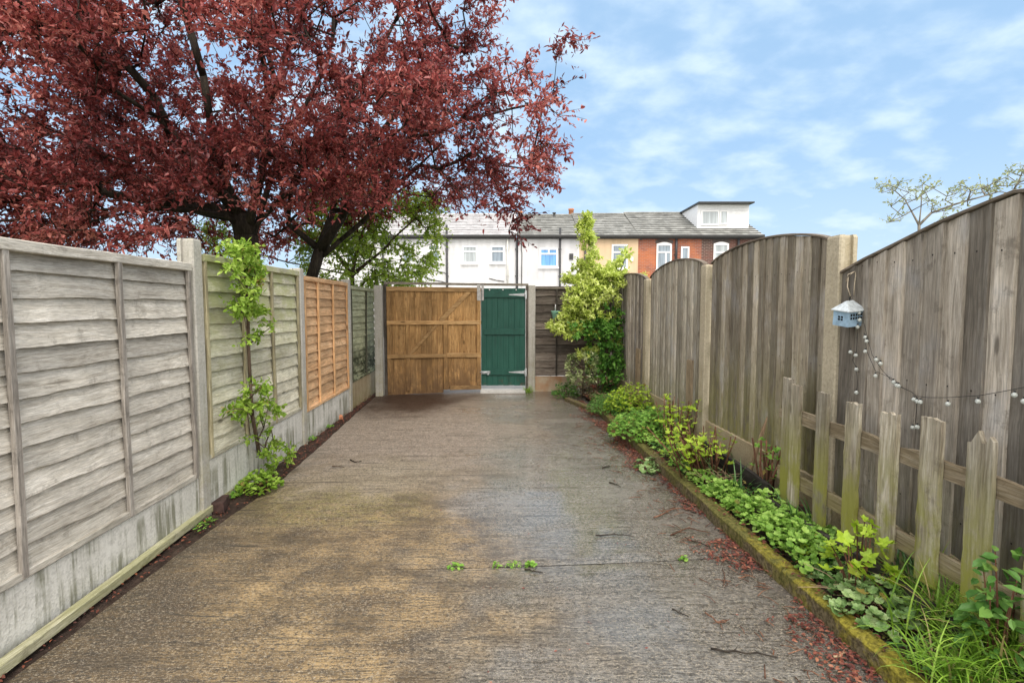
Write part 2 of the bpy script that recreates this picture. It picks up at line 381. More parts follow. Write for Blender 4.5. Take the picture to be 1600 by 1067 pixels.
    gr2 = N.mth('MULTIPLY', N.ss(N.noise(N.vmul(wr, (0.8, 17, 1)), 1, 4, 0.6), 0.40, 0.33), N.ss(N.noise(wr, 0.8, 4, 0.6), 0.42, 0.58))
    col = N.mix(N.mth('MULTIPLY', gr2, 0.75), col, (0.03,0.024,0.018))
    dk = N.mth('MULTIPLY', N.ss(N.noise(N.vmul(wr, (1, 1.8, 1)), 1.9, 6, 0.7), 0.50, 0.62), N.ss(xw, 0.4, -0.4))
    dk = N.mth('MULTIPLY', dk, N.ss(y, 5.6, 3.4))
    col = N.mix(N.mth('MULTIPLY', dk, 0.5), col, (0.05,0.034,0.018))
    mudn = N.mth('MULTIPLY', mud, N.ss(n3, 0.25, 0.55, 0.7, 1.0))
    col = N.mix(N.mth('MULTIPLY', mudn, 0.93), col, (0.04,0.021,0.014))
    N.put(N.b.inputs['Specular IOR Level'], N.ss(mud, 0.0, 0.8, 0.7, 0.1))
    # wetness: glossier on the right and in patches
    wet = N.mth('MULTIPLY', N.ss(xw, -0.9, 0.3), N.ss(N.noise(N.vmul(wr, (0.8, 1.5, 1)), 1.2, 5, 0.65), 0.34, 0.56))
    pud = N.mth('MULTIPLY', N.mth('MAXIMUM', N.blob(wr, 0.55, 4.2, (1.5, 2.6)), N.blob(wr, 0.62, 2.35, (0.55, 0.35))), N.ss(N.noise(N.vmul(wr, (1, 1.6, 1)), 2.2, 5, 0.7), 0.26, 0.52))
    rough = N.ss(wet, 0.0, 1.0, 0.46, 0.16)
    N.put(N.b.inputs['Coat Weight'], N.mth('MAXIMUM', N.mth('MULTIPLY', wet, 0.5), N.mth('MULTIPLY', pud, 0.8))); N.put(N.b.inputs['Coat Roughness'], 0.13); N.put(N.b.inputs['Coat IOR'], 1.6)
    h = N.mth('ADD', N.mth('ADD', N.mth('MULTIPLY', ridg, 0.9), N.mth('MULTIPLY', ridf, 0.35)), N.mth('ADD', N.mth('MULTIPLY', fine, 0.28), N.mth('MULTIPLY', pit, -0.9)))
    N.bump(h, 0.75, 0.016)
    return N.base(col, rough)
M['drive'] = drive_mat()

def soil_mat(name, c0, c1, c2):
    N = NT(name); co = N.co()
    n = N.noise(co, 26, 7, 0.75); n2 = N.noise(co, 3, 4)
    col = N.ramp(N.mth('ADD', N.mth('MULTIPLY', n, 0.7), N.mth('MULTIPLY', n2, 0.3)), [(0.32, c0), (0.5, c1), (0.7, c2)])
    N.bump(n, 0.9, 0.03)
    return N.base(col, 0.9, 0.2)
M['soil'] = soil_mat('damp garden soil', (0.018,0.012,0.009), (0.05,0.033,0.025), (0.13,0.09,0.068))
M['grass_ground'] = soil_mat('rough grass ground', (0.03,0.05,0.012), (0.06,0.09,0.025), (0.12,0.13,0.05))
M['alley'] = concrete('pale alley concrete', (0.50,0.48,0.45), (0.36,0.35,0.33), None, None)
def kerb_mat():
    N = NT('mossy kerb concrete'); co = N.co()
    n = N.noise(co, 5, 6, 0.7); f = N.noise(co, 45, 5, 0.7); z = N.sep(co)[2]
    col = N.mix(N.ss(f, 0.35, 0.65), (0.07,0.055,0.03), (0.20,0.165,0.095))
    top = N.ss(z, 0.06, 0.09)
    mo = N.mth('MULTIPLY', N.ss(N.mth('ADD', n, N.mth('MULTIPLY', top, 0.13)), 0.46, 0.62), 0.97)
    mcol = N.mix(N.ss(f, 0.3, 0.7), (0.11,0.095,0.015), (0.36,0.31,0.045))
    mcol2 = N.mix(N.ss(f, 0.3, 0.7), (0.07,0.07,0.02), (0.19,0.175,0.055))
    y = N.sep(co)[1]
    mcol = N.mix(N.ss(N.mth('ADD', y, N.ss(n, 0.2, 0.8, -1.3, 1.3)), 2.6, 3.4), mcol, mcol2)
    col = N.mix(mo, col, mcol)
    N.bump(f, 0.9, 0.015)
    return N.base(col, 0.95, 0.15)
M['kerb'] = kerb_mat()
M['brick_chunk'] = plain('dark old brick', (0.06,0.035,0.03), 0.9, 0.2, 0.4, 20, 0, 0.5)

# --- houses ---------------------------------------------------------------
def render_wall(name, c, brick=0.0):
    N = NT(name); co = N.co()
    n = N.noise(co, 0.9, 5, 0.6); n2 = N.noise(N.vmul(co, (5, 5, 0.5)), 1, 4, 0.6)
    f = N.ss(N.mth('ADD', N.mth('MULTIPLY', n, 0.5), N.mth('MULTIPLY', n2, 0.5)), 0.3, 0.65, 0.80, 1.06)
    col = N.mix(1.0, c, N.comb(f, f, f), 'MULTIPLY')
    if brick:
        xyz = N.sep(co)
        bk = N.node('ShaderNodeTexBrick', {'Vector': N.comb(xyz[0], xyz[2], 0.0), 'Scale': 1.0, 'Color1': (1,1,1), 'Color2': (0.8,0.8,0.8), 'Mortar': (0.2,0.2,0.2), 'Mortar Size': 0.008, 'Brick Width': 0.225, 'Row Height': 0.075})
        N.bump(bk.outputs['Color'], brick, 0.01)
    return N.base(col, 0.8, 0.3)
M['white_wall'] = render_wall('white painted brick', (0.70,0.70,0.71), 0.8)
M['white_rough'] = render_wall('white roughcast', (0.60,0.60,0.615), 0.0)
M['cream_wall'] = render_wall('cream render', (0.62,0.46,0.30), 0.0)
def brick_mat(name, c1, c2, c3):
    N = NT(name); co = N.co(); xyz = N.sep(co)
    bk = N.node('ShaderNodeTexBrick', {'Vector': N.comb(xyz[0], xyz[2], 0.0), 'Scale': 1.0, 'Color1': c1, 'Color2': c2, 'Mortar': (0.28,0.23,0.20), 'Mortar Size': 0.009, 'Mortar Smooth': 0.3, 'Bias': 0.0, 'Brick Width': 0.225, 'Row Height': 0.075})
    n = N.noise(co, 0.8, 4, 0.6)
    col = N.mix(N.ss(n, 0.45, 0.65), bk.outputs['Color'], N.mix(0.5, bk.outputs['Color'], c3))
    N.bump(bk.outputs['Fac'], -0.4, 0.01)
    return N.base(col, 0.85, 0.25)
M['brick_red'] = brick_mat('orange red brick', (0.37,0.11,0.055), (0.24,0.075,0.045), (0.52,0.17,0.06))
M['brick_brown'] = brick_mat('brown red brick', (0.12,0.058,0.047), (0.075,0.046,0.04), (0.17,0.066,0.047))
def roof_mat(name, c0, c1, c2):
    N = NT(name); co = N.co(); tn = N.tone()
    xyz = N.sep(co)
    bk = N.node('ShaderNodeTexBrick', {'Vector': N.comb(xyz[0], xyz[1], 0.0), 'Scale': 1.0, 'Color1': (0.75,0.75,0.75), 'Color2': (1.15,1.15,1.15), 'Mortar': (0.35,0.35,0.35), 'Mortar Size': 0.006, 'Brick Width': 0.28, 'Row Height': 0.24})
    n = N.noise(co, 2.2, 6, 0.7)
    col = N.ramp(N.mth('ADD', N.mth('MULTIPLY', n, 0.75), N.mth('MULTIPLY', tn, 0.25)), [(0.0, tuple(0.3 * q for q in c0)), (0.3, c0), (0.5, c1), (0.7, c2)])
    col = N.mix(0.25, col, N.mix(1.0, col, bk.outputs['Color'], 'MULTIPLY'))
    N.bump(n, 0.3, 0.02)
    return N.base(col, 0.6, 0.4)
M['slate_pale'] = roof_mat('pale slate', (0.36,0.35,0.36), (0.50,0.49,0.50), (0.62,0.61,0.62))
M['slate_dark'] = roof_mat('lichened grey slate', (0.14,0.14,0.13), (0.25,0.25,0.235), (0.40,0.40,0.38))
M['gutter'] = plain('black gutter', (0.03,0.03,0.03), 0.5, 0.5, 0.2)
M['pipe_black'] = plain('black downpipe', (0.035,0.035,0.04), 0.5, 0.5, 0.2)
M['pipe_white'] = plain('white downpipe', (0.66,0.66,0.62), 0.5, 0.5, 0.1)
M['upvc'] = plain('white window plastic', (0.84,0.84,0.84), 0.35, 0.5, 0.03)
M['clad'] = plain('white cladding', (0.82,0.82,0.83), 0.5, 0.4, 0.05)
def glass(name, c, rough=0.08):
    N = NT(name); co = N.co(); z = N.sep(co)
    f = N.ss(N.noise(N.vmul(co, (9, 1, 0.6)), 1, 2), 0.35, 0.65, 0.75, 1.15)
    col = N.mix(1.0, c, N.comb(f, f, f), 'MULTIPLY')
    return N.base(col, rough, 0.6)
M['glass_grey'] = glass('curtained glass', (0.42,0.46,0.48))
M['glass_dark'] = glass('dim glass', (0.24,0.29,0.34))
M['glass_blue'] = glass('blue window glass', (0.13,0.34,0.68))  # blue set as the base colour of the pane
M['terracotta'] = plain('terracotta pot', (0.50,0.21,0.11), 0.8, 0.3, 0.2)
M['stone_dark'] = plain('sooty stone lintel', (0.10,0.085,0.08), 0.85, 0.2, 0.25)
M['vent'] = plain('black vent plastic', (0.05,0.05,0.05), 0.6, 0.4, 0.2)
M['cable'] = plain('dark cable', (0.03,0.03,0.03), 0.6, 0.3, 0.1)

# --- small things
M['lantern'] = plain('pale blue painted tin', (0.29,0.43,0.57), 0.45, 0.5, 0.18, 30)
M['lantern_roof'] = plain('pale grey tin', (0.52,0.57,0.60), 0.4, 0.5, 0.25, 40, 0.2)
M['hole'] = plain('dark cut out', (0.02,0.022,0.025), 0.9, 0.1, 0.1)
M['string'] = plain('cream string', (0.52,0.44,0.33), 0.9, 0.2, 0.2, 60)
def bulb_mat():
    N = NT('clear bulb plastic')
    N.base((0.80,0.84,0.80), 0.06, 0.8); N.put(N.b.inputs['Transmission Weight'], 0.5); return N.m
M['bulb'] = bulb_mat()
M['mint'] = plain('mint green pot', (0.30,0.62,0.48), 0.5, 0.4, 0.1)
M['white_scrap'] = plain('white plastic scrap', (0.75,0.76,0.80), 0.5, 0.4, 0.1)

# --- leaves
M['plum'] = leafmat('plum leaves', (0.09,0.022,0.024), (0.345,0.072,0.070), (0.74,0.29,0.24), 0.42, 0.34)
M['hawthorn'] = leafmat('hawthorn leaves', (0.13,0.22,0.02), (0.36,0.52,0.055), (0.60,0.72,0.17), 0.5)
M['privet'] = leafmat('bright shrub leaves', (0.09,0.17,0.015), (0.25,0.41,0.04), (0.48,0.62,0.13), 0.42, dead=(0.34,0.26,0.07))
M['golden'] = leafmat('golden variegated leaves', (0.27,0.38,0.04), (0.60,0.70,0.15), (0.86,0.90,0.45), 0.4)
M['deep'] = leafmat('deep green leaves', (0.03,0.10,0.014), (0.10,0.26,0.036), (0.22,0.45,0.08), 0.35)
M['varieg'] = leafmat('cream edged leaves', (0.09,0.14,0.04), (0.26,0.33,0.12), (0.58,0.60,0.36), 0.25)
M['silver'] = leafmat('silver leaves', (0.10,0.12,0.07), (0.26,0.28,0.20), (0.50,0.50,0.42), 0.25)
M['fresh'] = leafmat('fresh green leaves', (0.06,0.16,0.018), (0.20,0.41,0.055), (0.42,0.63,0.13), 0.38, dead=(0.34,0.26,0.07))
M['balm'] = leafmat('lemon balm leaves', (0.06,0.14,0.015), (0.20,0.38,0.05), (0.42,0.62,0.14), 0.35, dead=(0.34,0.26,0.07))
M['lime'] = leafmat('lime leaves', (0.15,0.24,0.012), (0.36,0.52,0.035), (0.58,0.72,0.10), 0.35, dead=(0.34,0.26,0.07))
M['mid'] = leafmat('mid green leaves', (0.025,0.085,0.015), (0.09,0.22,0.04), (0.20,0.37,0.08), 0.3, dead=(0.34,0.26,0.07))
M['greygreen'] = leafmat('grey green leaves', (0.07,0.14,0.035), (0.19,0.32,0.10), (0.42,0.54,0.24), 0.25, 0.4, dead=(0.34,0.26,0.07))
M['grass'] = leafmat('grass blades', (0.06,0.13,0.012), (0.19,0.36,0.035), (0.38,0.56,0.09), 0.3, 0.35, dead=(0.42,0.33,0.15))
M['strap'] = leafmat('dark strap leaves', (0.02,0.06,0.015), (0.05,0.14,0.035), (0.12,0.25,0.07), 0.25, 0.35)
M['rust'] = leafmat('rusty dead leaves', (0.035,0.012,0.009), (0.12,0.034,0.022), (0.27,0.085,0.04), 0.1, 0.7)
M['litter'] = leafmat('fallen red petals', (0.05,0.014,0.012), (0.17,0.043,0.030), (0.36,0.15,0.085), 0.1, 0.6)
M['deadleaf'] = leafmat('brown curled leaf', (0.20,0.07,0.03), (0.34,0.13,0.05), (0.48,0.22,0.09), 0.15, 0.6)
M['birch'] = leafmat('pale spring leaves', (0.16,0.20,0.07), (0.33,0.37,0.17), (0.50,0.52,0.30), 0.3)

# ------------------------------------------------------------------ leaf templates
OVAL = (np.array([(0,0,0),(0.24,0.3,0.07),(0.22,0.68,0.06),(0,1,-0.05),(-0.22,0.68,0.06),(-0.24,0.3,0.07)]), [(0,1,2,3),(0,3,4,5)])
NARROW = (np.array([(0,0,0),(0.13,0.35,0.05),(0.1,0.7,0.03),(0,1,-0.1),(-0.1,0.7,0.03),(-0.13,0.35,0.05)]), [(0,1,2,3),(0,3,4,5)])
def lobed(n, depth, cup=0.1, ruff=0.05):
    v = [(0, 0.38, -cup)]
    k = n * 2
    for i in range(k + 1):
        a = -math.pi / 2 + 0.35 + (2 * math.pi - 0.7) * i / k
        r = 0.5 * (1.0 if i % 2 else 1 - depth)
        v.append((r * math.cos(a), 0.42 + r * math.sin(a), (ruff if i % 2 else -ruff) + 0.03))
    f = [(0, i, i + 1) for i in range(1, k + 1)] + [(0, k + 1, 1)]
    return (np.array(v), f)
def palmate(lobes, amp, ser, n=26, cup=0.08):
    v = [(0, 0.36, -cup)]
    for i in range(n + 1):
        a = -math.pi / 2 + 0.3 + (2 * math.pi - 0.6) * i / n
        q = math.cos(lobes * (a - math.pi / 2))
        rr = 0.5 * (1 - amp * (0.5 - 0.5 * q)) * (1 + (ser if i % 2 else -ser)) * (0.86 + 0.14 * math.sin(a))
        v.append((rr * math.cos(a), 0.42 + rr * math.sin(a), 0.05 * q + 0.02 * math.sin(3 * a)))
    return (np.array(v), [(0, i, i + 1) for i in range(1, n + 1)] + [(0, n + 1, 1)])
ROUND = palmate(7, 0.16, 0.03, 22, 0.11)
PALM = palmate(5, 0.48, 0.06, 26, 0.07)

def rand_dirs(n, up=0.0):
    v = RNG.normal(size=(n, 3)); v[:, 2] += up
    return v / (np.linalg.norm(v, axis=1, keepdims=True) + 1e-9)

# ------------------------------------------------------------------ tree grower
def grow(trunk_chains, targets, tip_r, exp=0.5, penalty=0.35):
    """trunk_chains: list of polylines (each first point attaches to nearest earlier node). Returns nodes, parent, radius."""
    P = [np.array(trunk_chains[0][0], float)]; par = [-1]; plen = [0.0]
    for ch in trunk_chains:
        if len(P) == 1 and ch is trunk_chains[0]: last = 0; rest = ch[1:]
        else:
            d = [np.linalg.norm(np.array(ch[0]) - q) for q in P]; last = int(np.argmin(d)); rest = ch[1:] if min(d) < 0.05 else ch
        for q in rest:
            q = np.array(q, float); a = P[last]; L = np.linalg.norm(q - a); k = max(1, int(L / 0.35))
            for i in range(1, k + 1):
                pt = a + (q - a) * i / k
                if i < k: pt = pt + RNG.normal(0, 0.025, 3)
                P.append(pt); par.append(last); plen.append(plen[last] + L / k); last = len(P) - 1
    T = np.array(targets); root = P[0]
    A = np.array(P)
    d0 = np.min(np.linalg.norm(T[:, None, :] - A[None, :, :], axis=2), axis=1)
    tips = []
    for ti in np.argsort(d0):
        q = T[ti]; A = np.array(P); D = np.linalg.norm(A - q, axis=1)
        c = D + penalty * np.array(plen) * 0.35
        j = int(np.argmin(c)); a = P[j]; L = D[j]; k = max(1, int(L / 0.4)); last = j
        side = RNG.normal(0, 0.07 * L, 3)
        for i in range(1, k + 1):
            f = i / k
            pt = a + (q - a) * f + side * math.sin(math.pi * f) + np.array((0, 0, 0.06 * L * math.sin(math.pi * f)))
            P.append(pt); par.append(last); plen.append(plen[last] + L / k); last = len(P) - 1
        tips.append(last)
    cnt = np.zeros(len(P))
    hasc = np.zeros(len(P), bool)
    for p in par:
        if p >= 0: hasc[p] = True
    for i in range(len(P) - 1, -1, -1):
        if not hasc[i]: cnt[i] += 1
        if par[i] >= 0: cnt[par[i]] += cnt[i]
    return np.array(P), par, tip_r * cnt ** exp, tips

def branches_mesh(mb, P, par, R, n=6, rmax=None, tone=0.5):
    if rmax: R = np.minimum(R, rmax)
    for i, p in enumerate(par):
        if p < 0: continue
        a, b = P[p], P[i]
        if np.linalg.norm(b - a) < 1e-4: continue
        ra = min(R[p], R[i] * 1.7)
        k = n if R[i] > 0.02 else (5 if R[i] > 0.008 else 3)
        mb.tube([a, b + (b - a) * 0.02], [ra, R[i]], k, tone)

def shoots(mb, tw, P, tips, center, nsh, slen, nleaf, lsize, tmpl, tone_fn, up=0.15, droop=0.0, twr=0.003, spread=0.9):
    C = np.array(center, float); PP=[]; HH=[]; NN=[]; SS=[]; TT=[]
    for t in tips:
        p = P[t]; out = p - C; out /= (np.linalg.norm(out) + 1e-9)
        tn = tone_fn(p)
        for _ in range(nsh):
            d = out + RNG.normal(0, spread, 3); d[2] += up; d /= np.linalg.norm(d)
            L = slen * RNG.uniform(0.5, 1.25)
            e = p + d * L; e[2] -= droop * L
            if tw is not None: tw.tube([p, (p + e) / 2 + np.array((0, 0, 0.04 * L)), e], [twr, twr * 0.8, twr * 0.4], 3, 0.5)
            for k in range(nleaf):
                f = (k + RNG.uniform(0.3, 1.0)) / nleaf
                q = p + (e - p) * f
                h = d * 0.5 + RNG.normal(0, 0.75, 3); h[2] -= 0.15
                PP.append(q); HH.append(h); NN.append(RNG.normal(0, 0.6, 3) + np.array((0, -0.15, 0.9)))
                SS.append(lsize * RNG.uniform(0.4, 1.35)); TT.append(np.clip(tn + RNG.normal(0, 0.15), 0, 1))
    mb.scatter(tmpl, PP, HH, NN, SS, TT)

# ================================================================== SETTING
# ground sheet
g = MB(); g.add([(-400,-60,-0.06),(400,-60,-0.06),(400,700,-0.06),(-400,700,-0.06)], [[0,1,2,3]])
tag(g.build('ground', M['grass_ground']), kind='structure')
# alley beyond the gate
g = MB(); g.add([(-14,9.42,-0.02),(16,9.42,-0.02),(16,25.98,-0.02),(-14,25.98,-0.02)], [[0,1,2,3]])
tag(g.build('alley', M['alley']), kind='structure')

def kerb_x(y):
    ys = [-1.5, 2.02, 2.63, 2.845, 4.153, 7.503, 8.2]; xs = [1.62, 1.494, 1.462, 1.448, 1.356, 1.175, 1.12]
    return float(np.interp(y, ys, xs))
def drive_lx(y):
    ys = [-1.5, 2.18, 3.31, 4.37, 5.6, 7.32, 9.4]; xs = [-2.0, -2.03, -2.035, -2.0, -2.07, -2.2, -2.32]
    return float(np.interp(y, ys, xs)) + 0.012 * mnoise.noise(Vector((y * 5, 0, 0)))
def joint_y(x): return 2.94 + 0.045 * x + 0.05 * max(0, x) ** 2 * 0.6 + 0.012 * mnoise.noise(Vector((x * 3, 7, 0)))

# driveway: two slabs with a joint between them
g = MB()
def slab(y0f, y1f, ny):
    nx = 60; v = []
    for j in range(ny + 1):
        for i in range(nx + 1):
            u = i / nx
            xa = -2.1 + 3.75 * u
            y = y0f(xa) + (y1f(xa) - y0f(xa)) * j / ny
            x = drive_lx(y) + ((kerb_x(y) if y < 7.6 else 1.9) + 0.05 - drive_lx(y)) * u
            z = 0.006 * mnoise.noise(Vector((x * 1.3, y * 1.3, 0))) + 0.0025 * mnoise.noise(Vector((x * 5, y * 9, 3)))
            if u == 0: z -= 0.006
            if j == 0 or j == ny: z -= 0.005 * max(0.0, min(1.0, (xa + 0.9) / 0.6))
            v.append((x, y, z))
    f = []
    for j in range(ny):
        for i in range(nx):
            a = j * (nx + 1) + i; f.append([a, a + 1, a + nx + 2, a + nx + 1])
    # thickness along the left edge and the joint
    g.add(v, f, 0.5, True)
    e = [k * (nx + 1) for k in range(ny + 1)]
    v2 = [v[k] for k in e] + [(v[k][0] - 0.004, v[k][1], -0.055) for k in e]; m = len(e)
    g.add(v2, [[k, k + 1, m + k + 1, m + k] for k in range(m - 1)])
def jw(x): return 0.0003 + 0.0048 * max(0.0, min(1.0, (x + 0.9) / 0.6)) * (0.6 + 0.8 * mnoise.noise(Vector((x * 6, 2, 1))))
slab(lambda x: -1.5, lambda x: joint_y(x) - jw(x), 60)
slab(lambda x: joint_y(x) + jw(x), lambda x: 9.40, 110)
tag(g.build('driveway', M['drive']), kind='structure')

# soil strip on the left and under the joint
def soil_sheet(name, xa, xb, y0, y1, nx, ny, zf):
    g = MB(); v = []; f = []
    for j in range(ny + 1):
        y = y0 + (y1 - y0) * j / ny
        for i in range(nx + 1):
            x = xa(y) + (xb(y) - xa(y)) * i / nx
            v.append((x, y, zf(x, y)))
    for j in range(ny):
        for i in range(nx):
            a = j * (nx + 1) + i; f.append([a, a + 1, a + nx + 2, a + nx + 1])
    g.add(v, f, 0.5, True)
    return tag(g.build(name, M['soil']), kind='structure')
nz = lambda x, y, s, a: a * mnoise.noise(Vector((x * s, y * s, 1.7)))
soil_sheet('soil_strip', lambda y: lx(y) - 0.03, lambda y: drive_lx(y) + 0.03, -1.0, 9.3, 8, 260,
           lambda x, y: -0.018 + nz(x, y, 9, 0.02) + nz(x, y, 27, 0.012))
def bed_z(x, y):
    t = (x - kerb_x(y)) / max(0.05, rx(y) - kerb_x(y))
    return 0.055 + 0.09 * max(0, min(1, t)) + nz(x, y, 6, 0.03) + nz(x, y, 24, 0.014)
soil_sheet('flower_bed', lambda y: kerb_x(y) + 0.07, lambda y: rx(y) + 0.04, -1.0, 9.2, 26, 240, bed_z)
soil_sheet('joint_soil', lambda y: -2.1, lambda y: 1.6, 2.7, 3.3, 6, 6, lambda x, y: -0.03)

# kerb edging
g = MB(); pts = []
ys = np.linspace(-1.0, 7.5, 130)
segs = [(-1.0, 0.9), (0.908, 1.83), (1.838, 2.74), (2.748, 3.66), (3.668, 4.58), (4.588, 5.5), (5.508, 6.42), (6.428, 7.5)]
for (a, b) in segs:
    pts = []; dz = random.uniform(-0.006, 0.006); dx = random.uniform(-0.006, 0.006)
    for y in np.linspace(a, b, 22):
        w = 0.006 * mnoise.noise(Vector((y * 7, 2, 0)))
        pts.append((kerb_x(y) + 0.045 + dx + w, y, 0.022 + dz + 0.005 * mnoise.noise(Vector((y * 9, 5, 0)))))
    g.bar(pts, 0.095, 0.15, (1, 0.05, 0), (0, 0, 1), 0.012, random.random())
# return along the back of the bed
pts = [(1.12 + 0.5 * t - 1.0 * t * 0.75, 7.5 + 0.75 * t, 0.0) for t in np.linspace(0, 1, 8)]
g.bar(pts, 0.09, 0.12, (0.8, 0.4, 0), (0, 0, 1), 0.012, 0.5)
tag(g.build('kerb', M['kerb']), kind='structure')

# ================================================================== LEFT FENCE
LANG = math.atan2(1.0, LB)          # heading of the left fence line
RANG = math.atan2(1.0, RB)
def lap_panel(name, label, y0, y1, z0, z1, nb, mb_, mbat, bats, bend=0.012, wav=0.012, seed=1, lean=None, double=False):
    rs = random.Random(seed)
    root = thing(name, label, 'fence panel', (lx(y0), y0, 0), LANG, 'horizontal lap panels of the left fence')
    L = (y1 - y0) * math.sqrt(1 + LB * LB); nx = 90
    m = MB(); H = z1 - z0 - 0.05; step = H / nb
    for i in range(nb):
        zb = z0 + 0.02 + i * step; zt = zb + step * 1.3; ph = rs.uniform(0, 100); tone = rs.random()
        tilt = rs.uniform(-0.006, 0.006); v = []
        # boards shrink and shift between the battens
        for k in range(nx + 1):
            x = L * k / nx
            wv = wav * mnoise.noise(Vector((x * 2.4, ph, 0))) + wav * 0.5 * (0.5 - 2 * abs(mnoise.noise(Vector((x * 5, ph, 4))))) + wav * 0.18 * mnoise.noise(Vector((x * 26, ph, 4))) + tilt * (k / nx - 0.5) * 2
            bow = bend * mnoise.noise(Vector((x * 2.1, ph, 9)))
            zl = zb + wv
            v += [(x, 0.004, zt), (x, -0.004 + bow * 0.3, (zt + zl) / 2 + 0.01), (x, -0.018 + bow, zl), (x, -0.006 + bow, zl)]
        f = []
        for k in range(nx):
            for r in range(3):
                a = k * 4 + r; f.append([a, a + 1, a + 5, a + 4])
        m.add(v, f, tone)
    m.box((0, 0.006, z0), (L, 0.012, z1 - 0.02), 0.3)
    m.build('slats', mb_, root)
    for bi, bx in enumerate(bats):
        m = MB(); x = (bx - y0) * math.sqrt(1 + LB * LB); ph = rs.uniform(0, 50)
        ln = lean if (lean and 0 < bi < len(bats) - 1) else 0
        pts = [(x + 0.008 * mnoise.noise(Vector((z * 2.2, ph, 0))) + ln * (z - z0), -0.030 + 0.005 * mnoise.noise(Vector((z * 3, ph, 5))), z) for z in np.linspace(z0 + 0.01, z1 - 0.045, 14)]
        m.bar(pts, 0.034, 0.022, (1, 0, 0), (0, 1, 0), 0.003, rs.random())
        m.build('batten', mbat, root)
    m = MB()
    pts = [(x, -0.016, z1 - 0.026 + 0.006 * mnoise.noise(Vector((x * 2, seed, 0)))) for x in np.linspace(0.0, L, 16)]
    m.bar(pts, 0.055, 0.052, (0, 1, 0), (0, 0, 1), 0.004, rs.random())
    m.build('top_rail', mb_, root)
    m = MB()
    m.bar([(0, -0.014, z0 + 0.018), (L / 2, -0.014, z0 + 0.02), (L, -0.014, z0 + 0.018)], 0.045, 0.034, (0, 1, 0), (0, 0, 1), 0.003, rs.random())
    m.build('bottom_rail', mb_, root)
    return root
lap_panel('fence_panel', 'silver grey lap panel nearest the viewer with wavy boards', 1.72, 3.605, 0.30, 1.79, 13, M['lap_grey'], M['batten_grey'], [1.76, 2.24, 2.92, 3.58], 0.004, 0.011, 3)
lap_panel('fence_panel', 'greenish lap panel behind the slim leafy shrub', 3.765, 5.60, 0.385, 1.872, 12, M['lap_green'], M['batten_green'], [3.79, 4.36, 4.93, 5.575], 0.005, 0.011, 5)
lap_panel('fence_panel', 'newer bright orange brown lap panel', 5.755, 7.46, 0.325, 1.832, 14, M['lap_orange'], M['batten_orange'], [5.78, 6.22, 6.80, 7.435], 0.003, 0.004, 8)
lap_panel('fence_panel', 'dark green stained lap panel in the corner by the brown gate', 7.64, 9.22, 0.38, 1.80, 13, M['lap_dark'], M['batten_dark'], [7.66, 8.5, 9.2], 0.01, 0.01, 11, lean=0.06)

def post(name, label, x, y, rz, h, mat, w=0.10, d=0.10, group=None, slot=True):
    root = thing(name, label, 'fence post', (x, y, 0), rz, group)
    m = MB(); a, b, c = w / 2, d / 2, 0.008
    # H shaped section with grooves for the panels
    q = 0.026 if slot else 0
    if slot:
        s2 = [(-a,-b+c),(-a+c,-b),(a-c,-b),(a,-b+c),(a,-q),(a-0.022,-q),(a-0.022,q),(a,q),(a,b-c),(a-c,b),(-a+c,b),(-a,b-c),(-a,q),(-a+0.022,q),(-a+0.022,-q),(-a,-q)]
    else:
        s2 = [(-a+c,-b),(a-c,-b),(a,-b+c),(a,b-c),(a-c,b),(-a+c,b),(-a,b-c),(-a,-b+c)]
    m.sweep([(0,0,-0.1),(0,0,h*0.3),(0,0,h*0.65),(0,0,h-0.015),(0,0,h)], s2, (1,0,0), (0,1,0), 0.5, [1,1,1,1,0.9])
    m.build('post_shaft', mat, root)
    return root
G_L = 'concrete posts of the left fence'
def lpost(lab, y, h): post('concrete_post', lab, lx(y) - 0.015, y, LANG, h, M['post'], 0.11, 0.115, G_L)
lpost('concrete post at the near end of the silver grey lap panel', 1.64, 1.95)
lpost('tallest rough concrete post between the silver grey and the greenish lap panel', 3.685, 1.965)
lpost('concrete post between the greenish and the orange lap panel', 5.678, 1.905)
lpost('concrete post between the orange and the dark green lap panel', 7.55, 1.88)

def gravel(label, y0, y1, h, fx, ang, mat, group, off):
    root = thing('gravel_board', label, 'gravel board', (fx(y0), y0, 0), ang, group)
    L = y1 - y0; m = MB(); v = []
    m.bar([(0, off, h / 2 - 0.04), (L * 0.5, off, h / 2 - 0.04), (L, off, h / 2 - 0.04)], 0.045, h + 0.08, (0, 1, 0), (0, 0, 1), 0.006)
    m.build('board', mat, root)
    return root
GG = 'concrete gravel boards under the left fence'
gravel('streaked pale gravel board under the silver grey lap panel', 1.71, 3.62, 0.298, lx, LANG, M['gravel'], GG, 0.0)
gravel('pale gravel board under the greenish lap panel', 3.75, 5.62, 0.383, lx, LANG, M['gravel'], GG, 0.0)
gravel('clean pale gravel board under the orange lap panel', 5.74, 7.49, 0.322, lx, LANG, M['gravel'], GG, 0.0)
gravel('green stained gravel board under the dark corner panel', 7.61, 9.25, 0.378, lx, LANG, M['gravel_warm'], GG, 0.0)

# mossy lath lying along the foot of the fence
m = MB()
lp = [ground(-260, 1267), ground(0, 1055), ground(110, 970), ground(200, 901), ground(330, 799), ground(372, 763)]
m.bar([(p.x, p.y, 0.03) for p in lp], 0.045, 0.05, (1, 0.1, 0), (0, 0, 1), 0.004)
tag(m.build('timber_lath', M['lath']), 'long mossy timber lath lying along the foot of the left fence', 'timber lath')

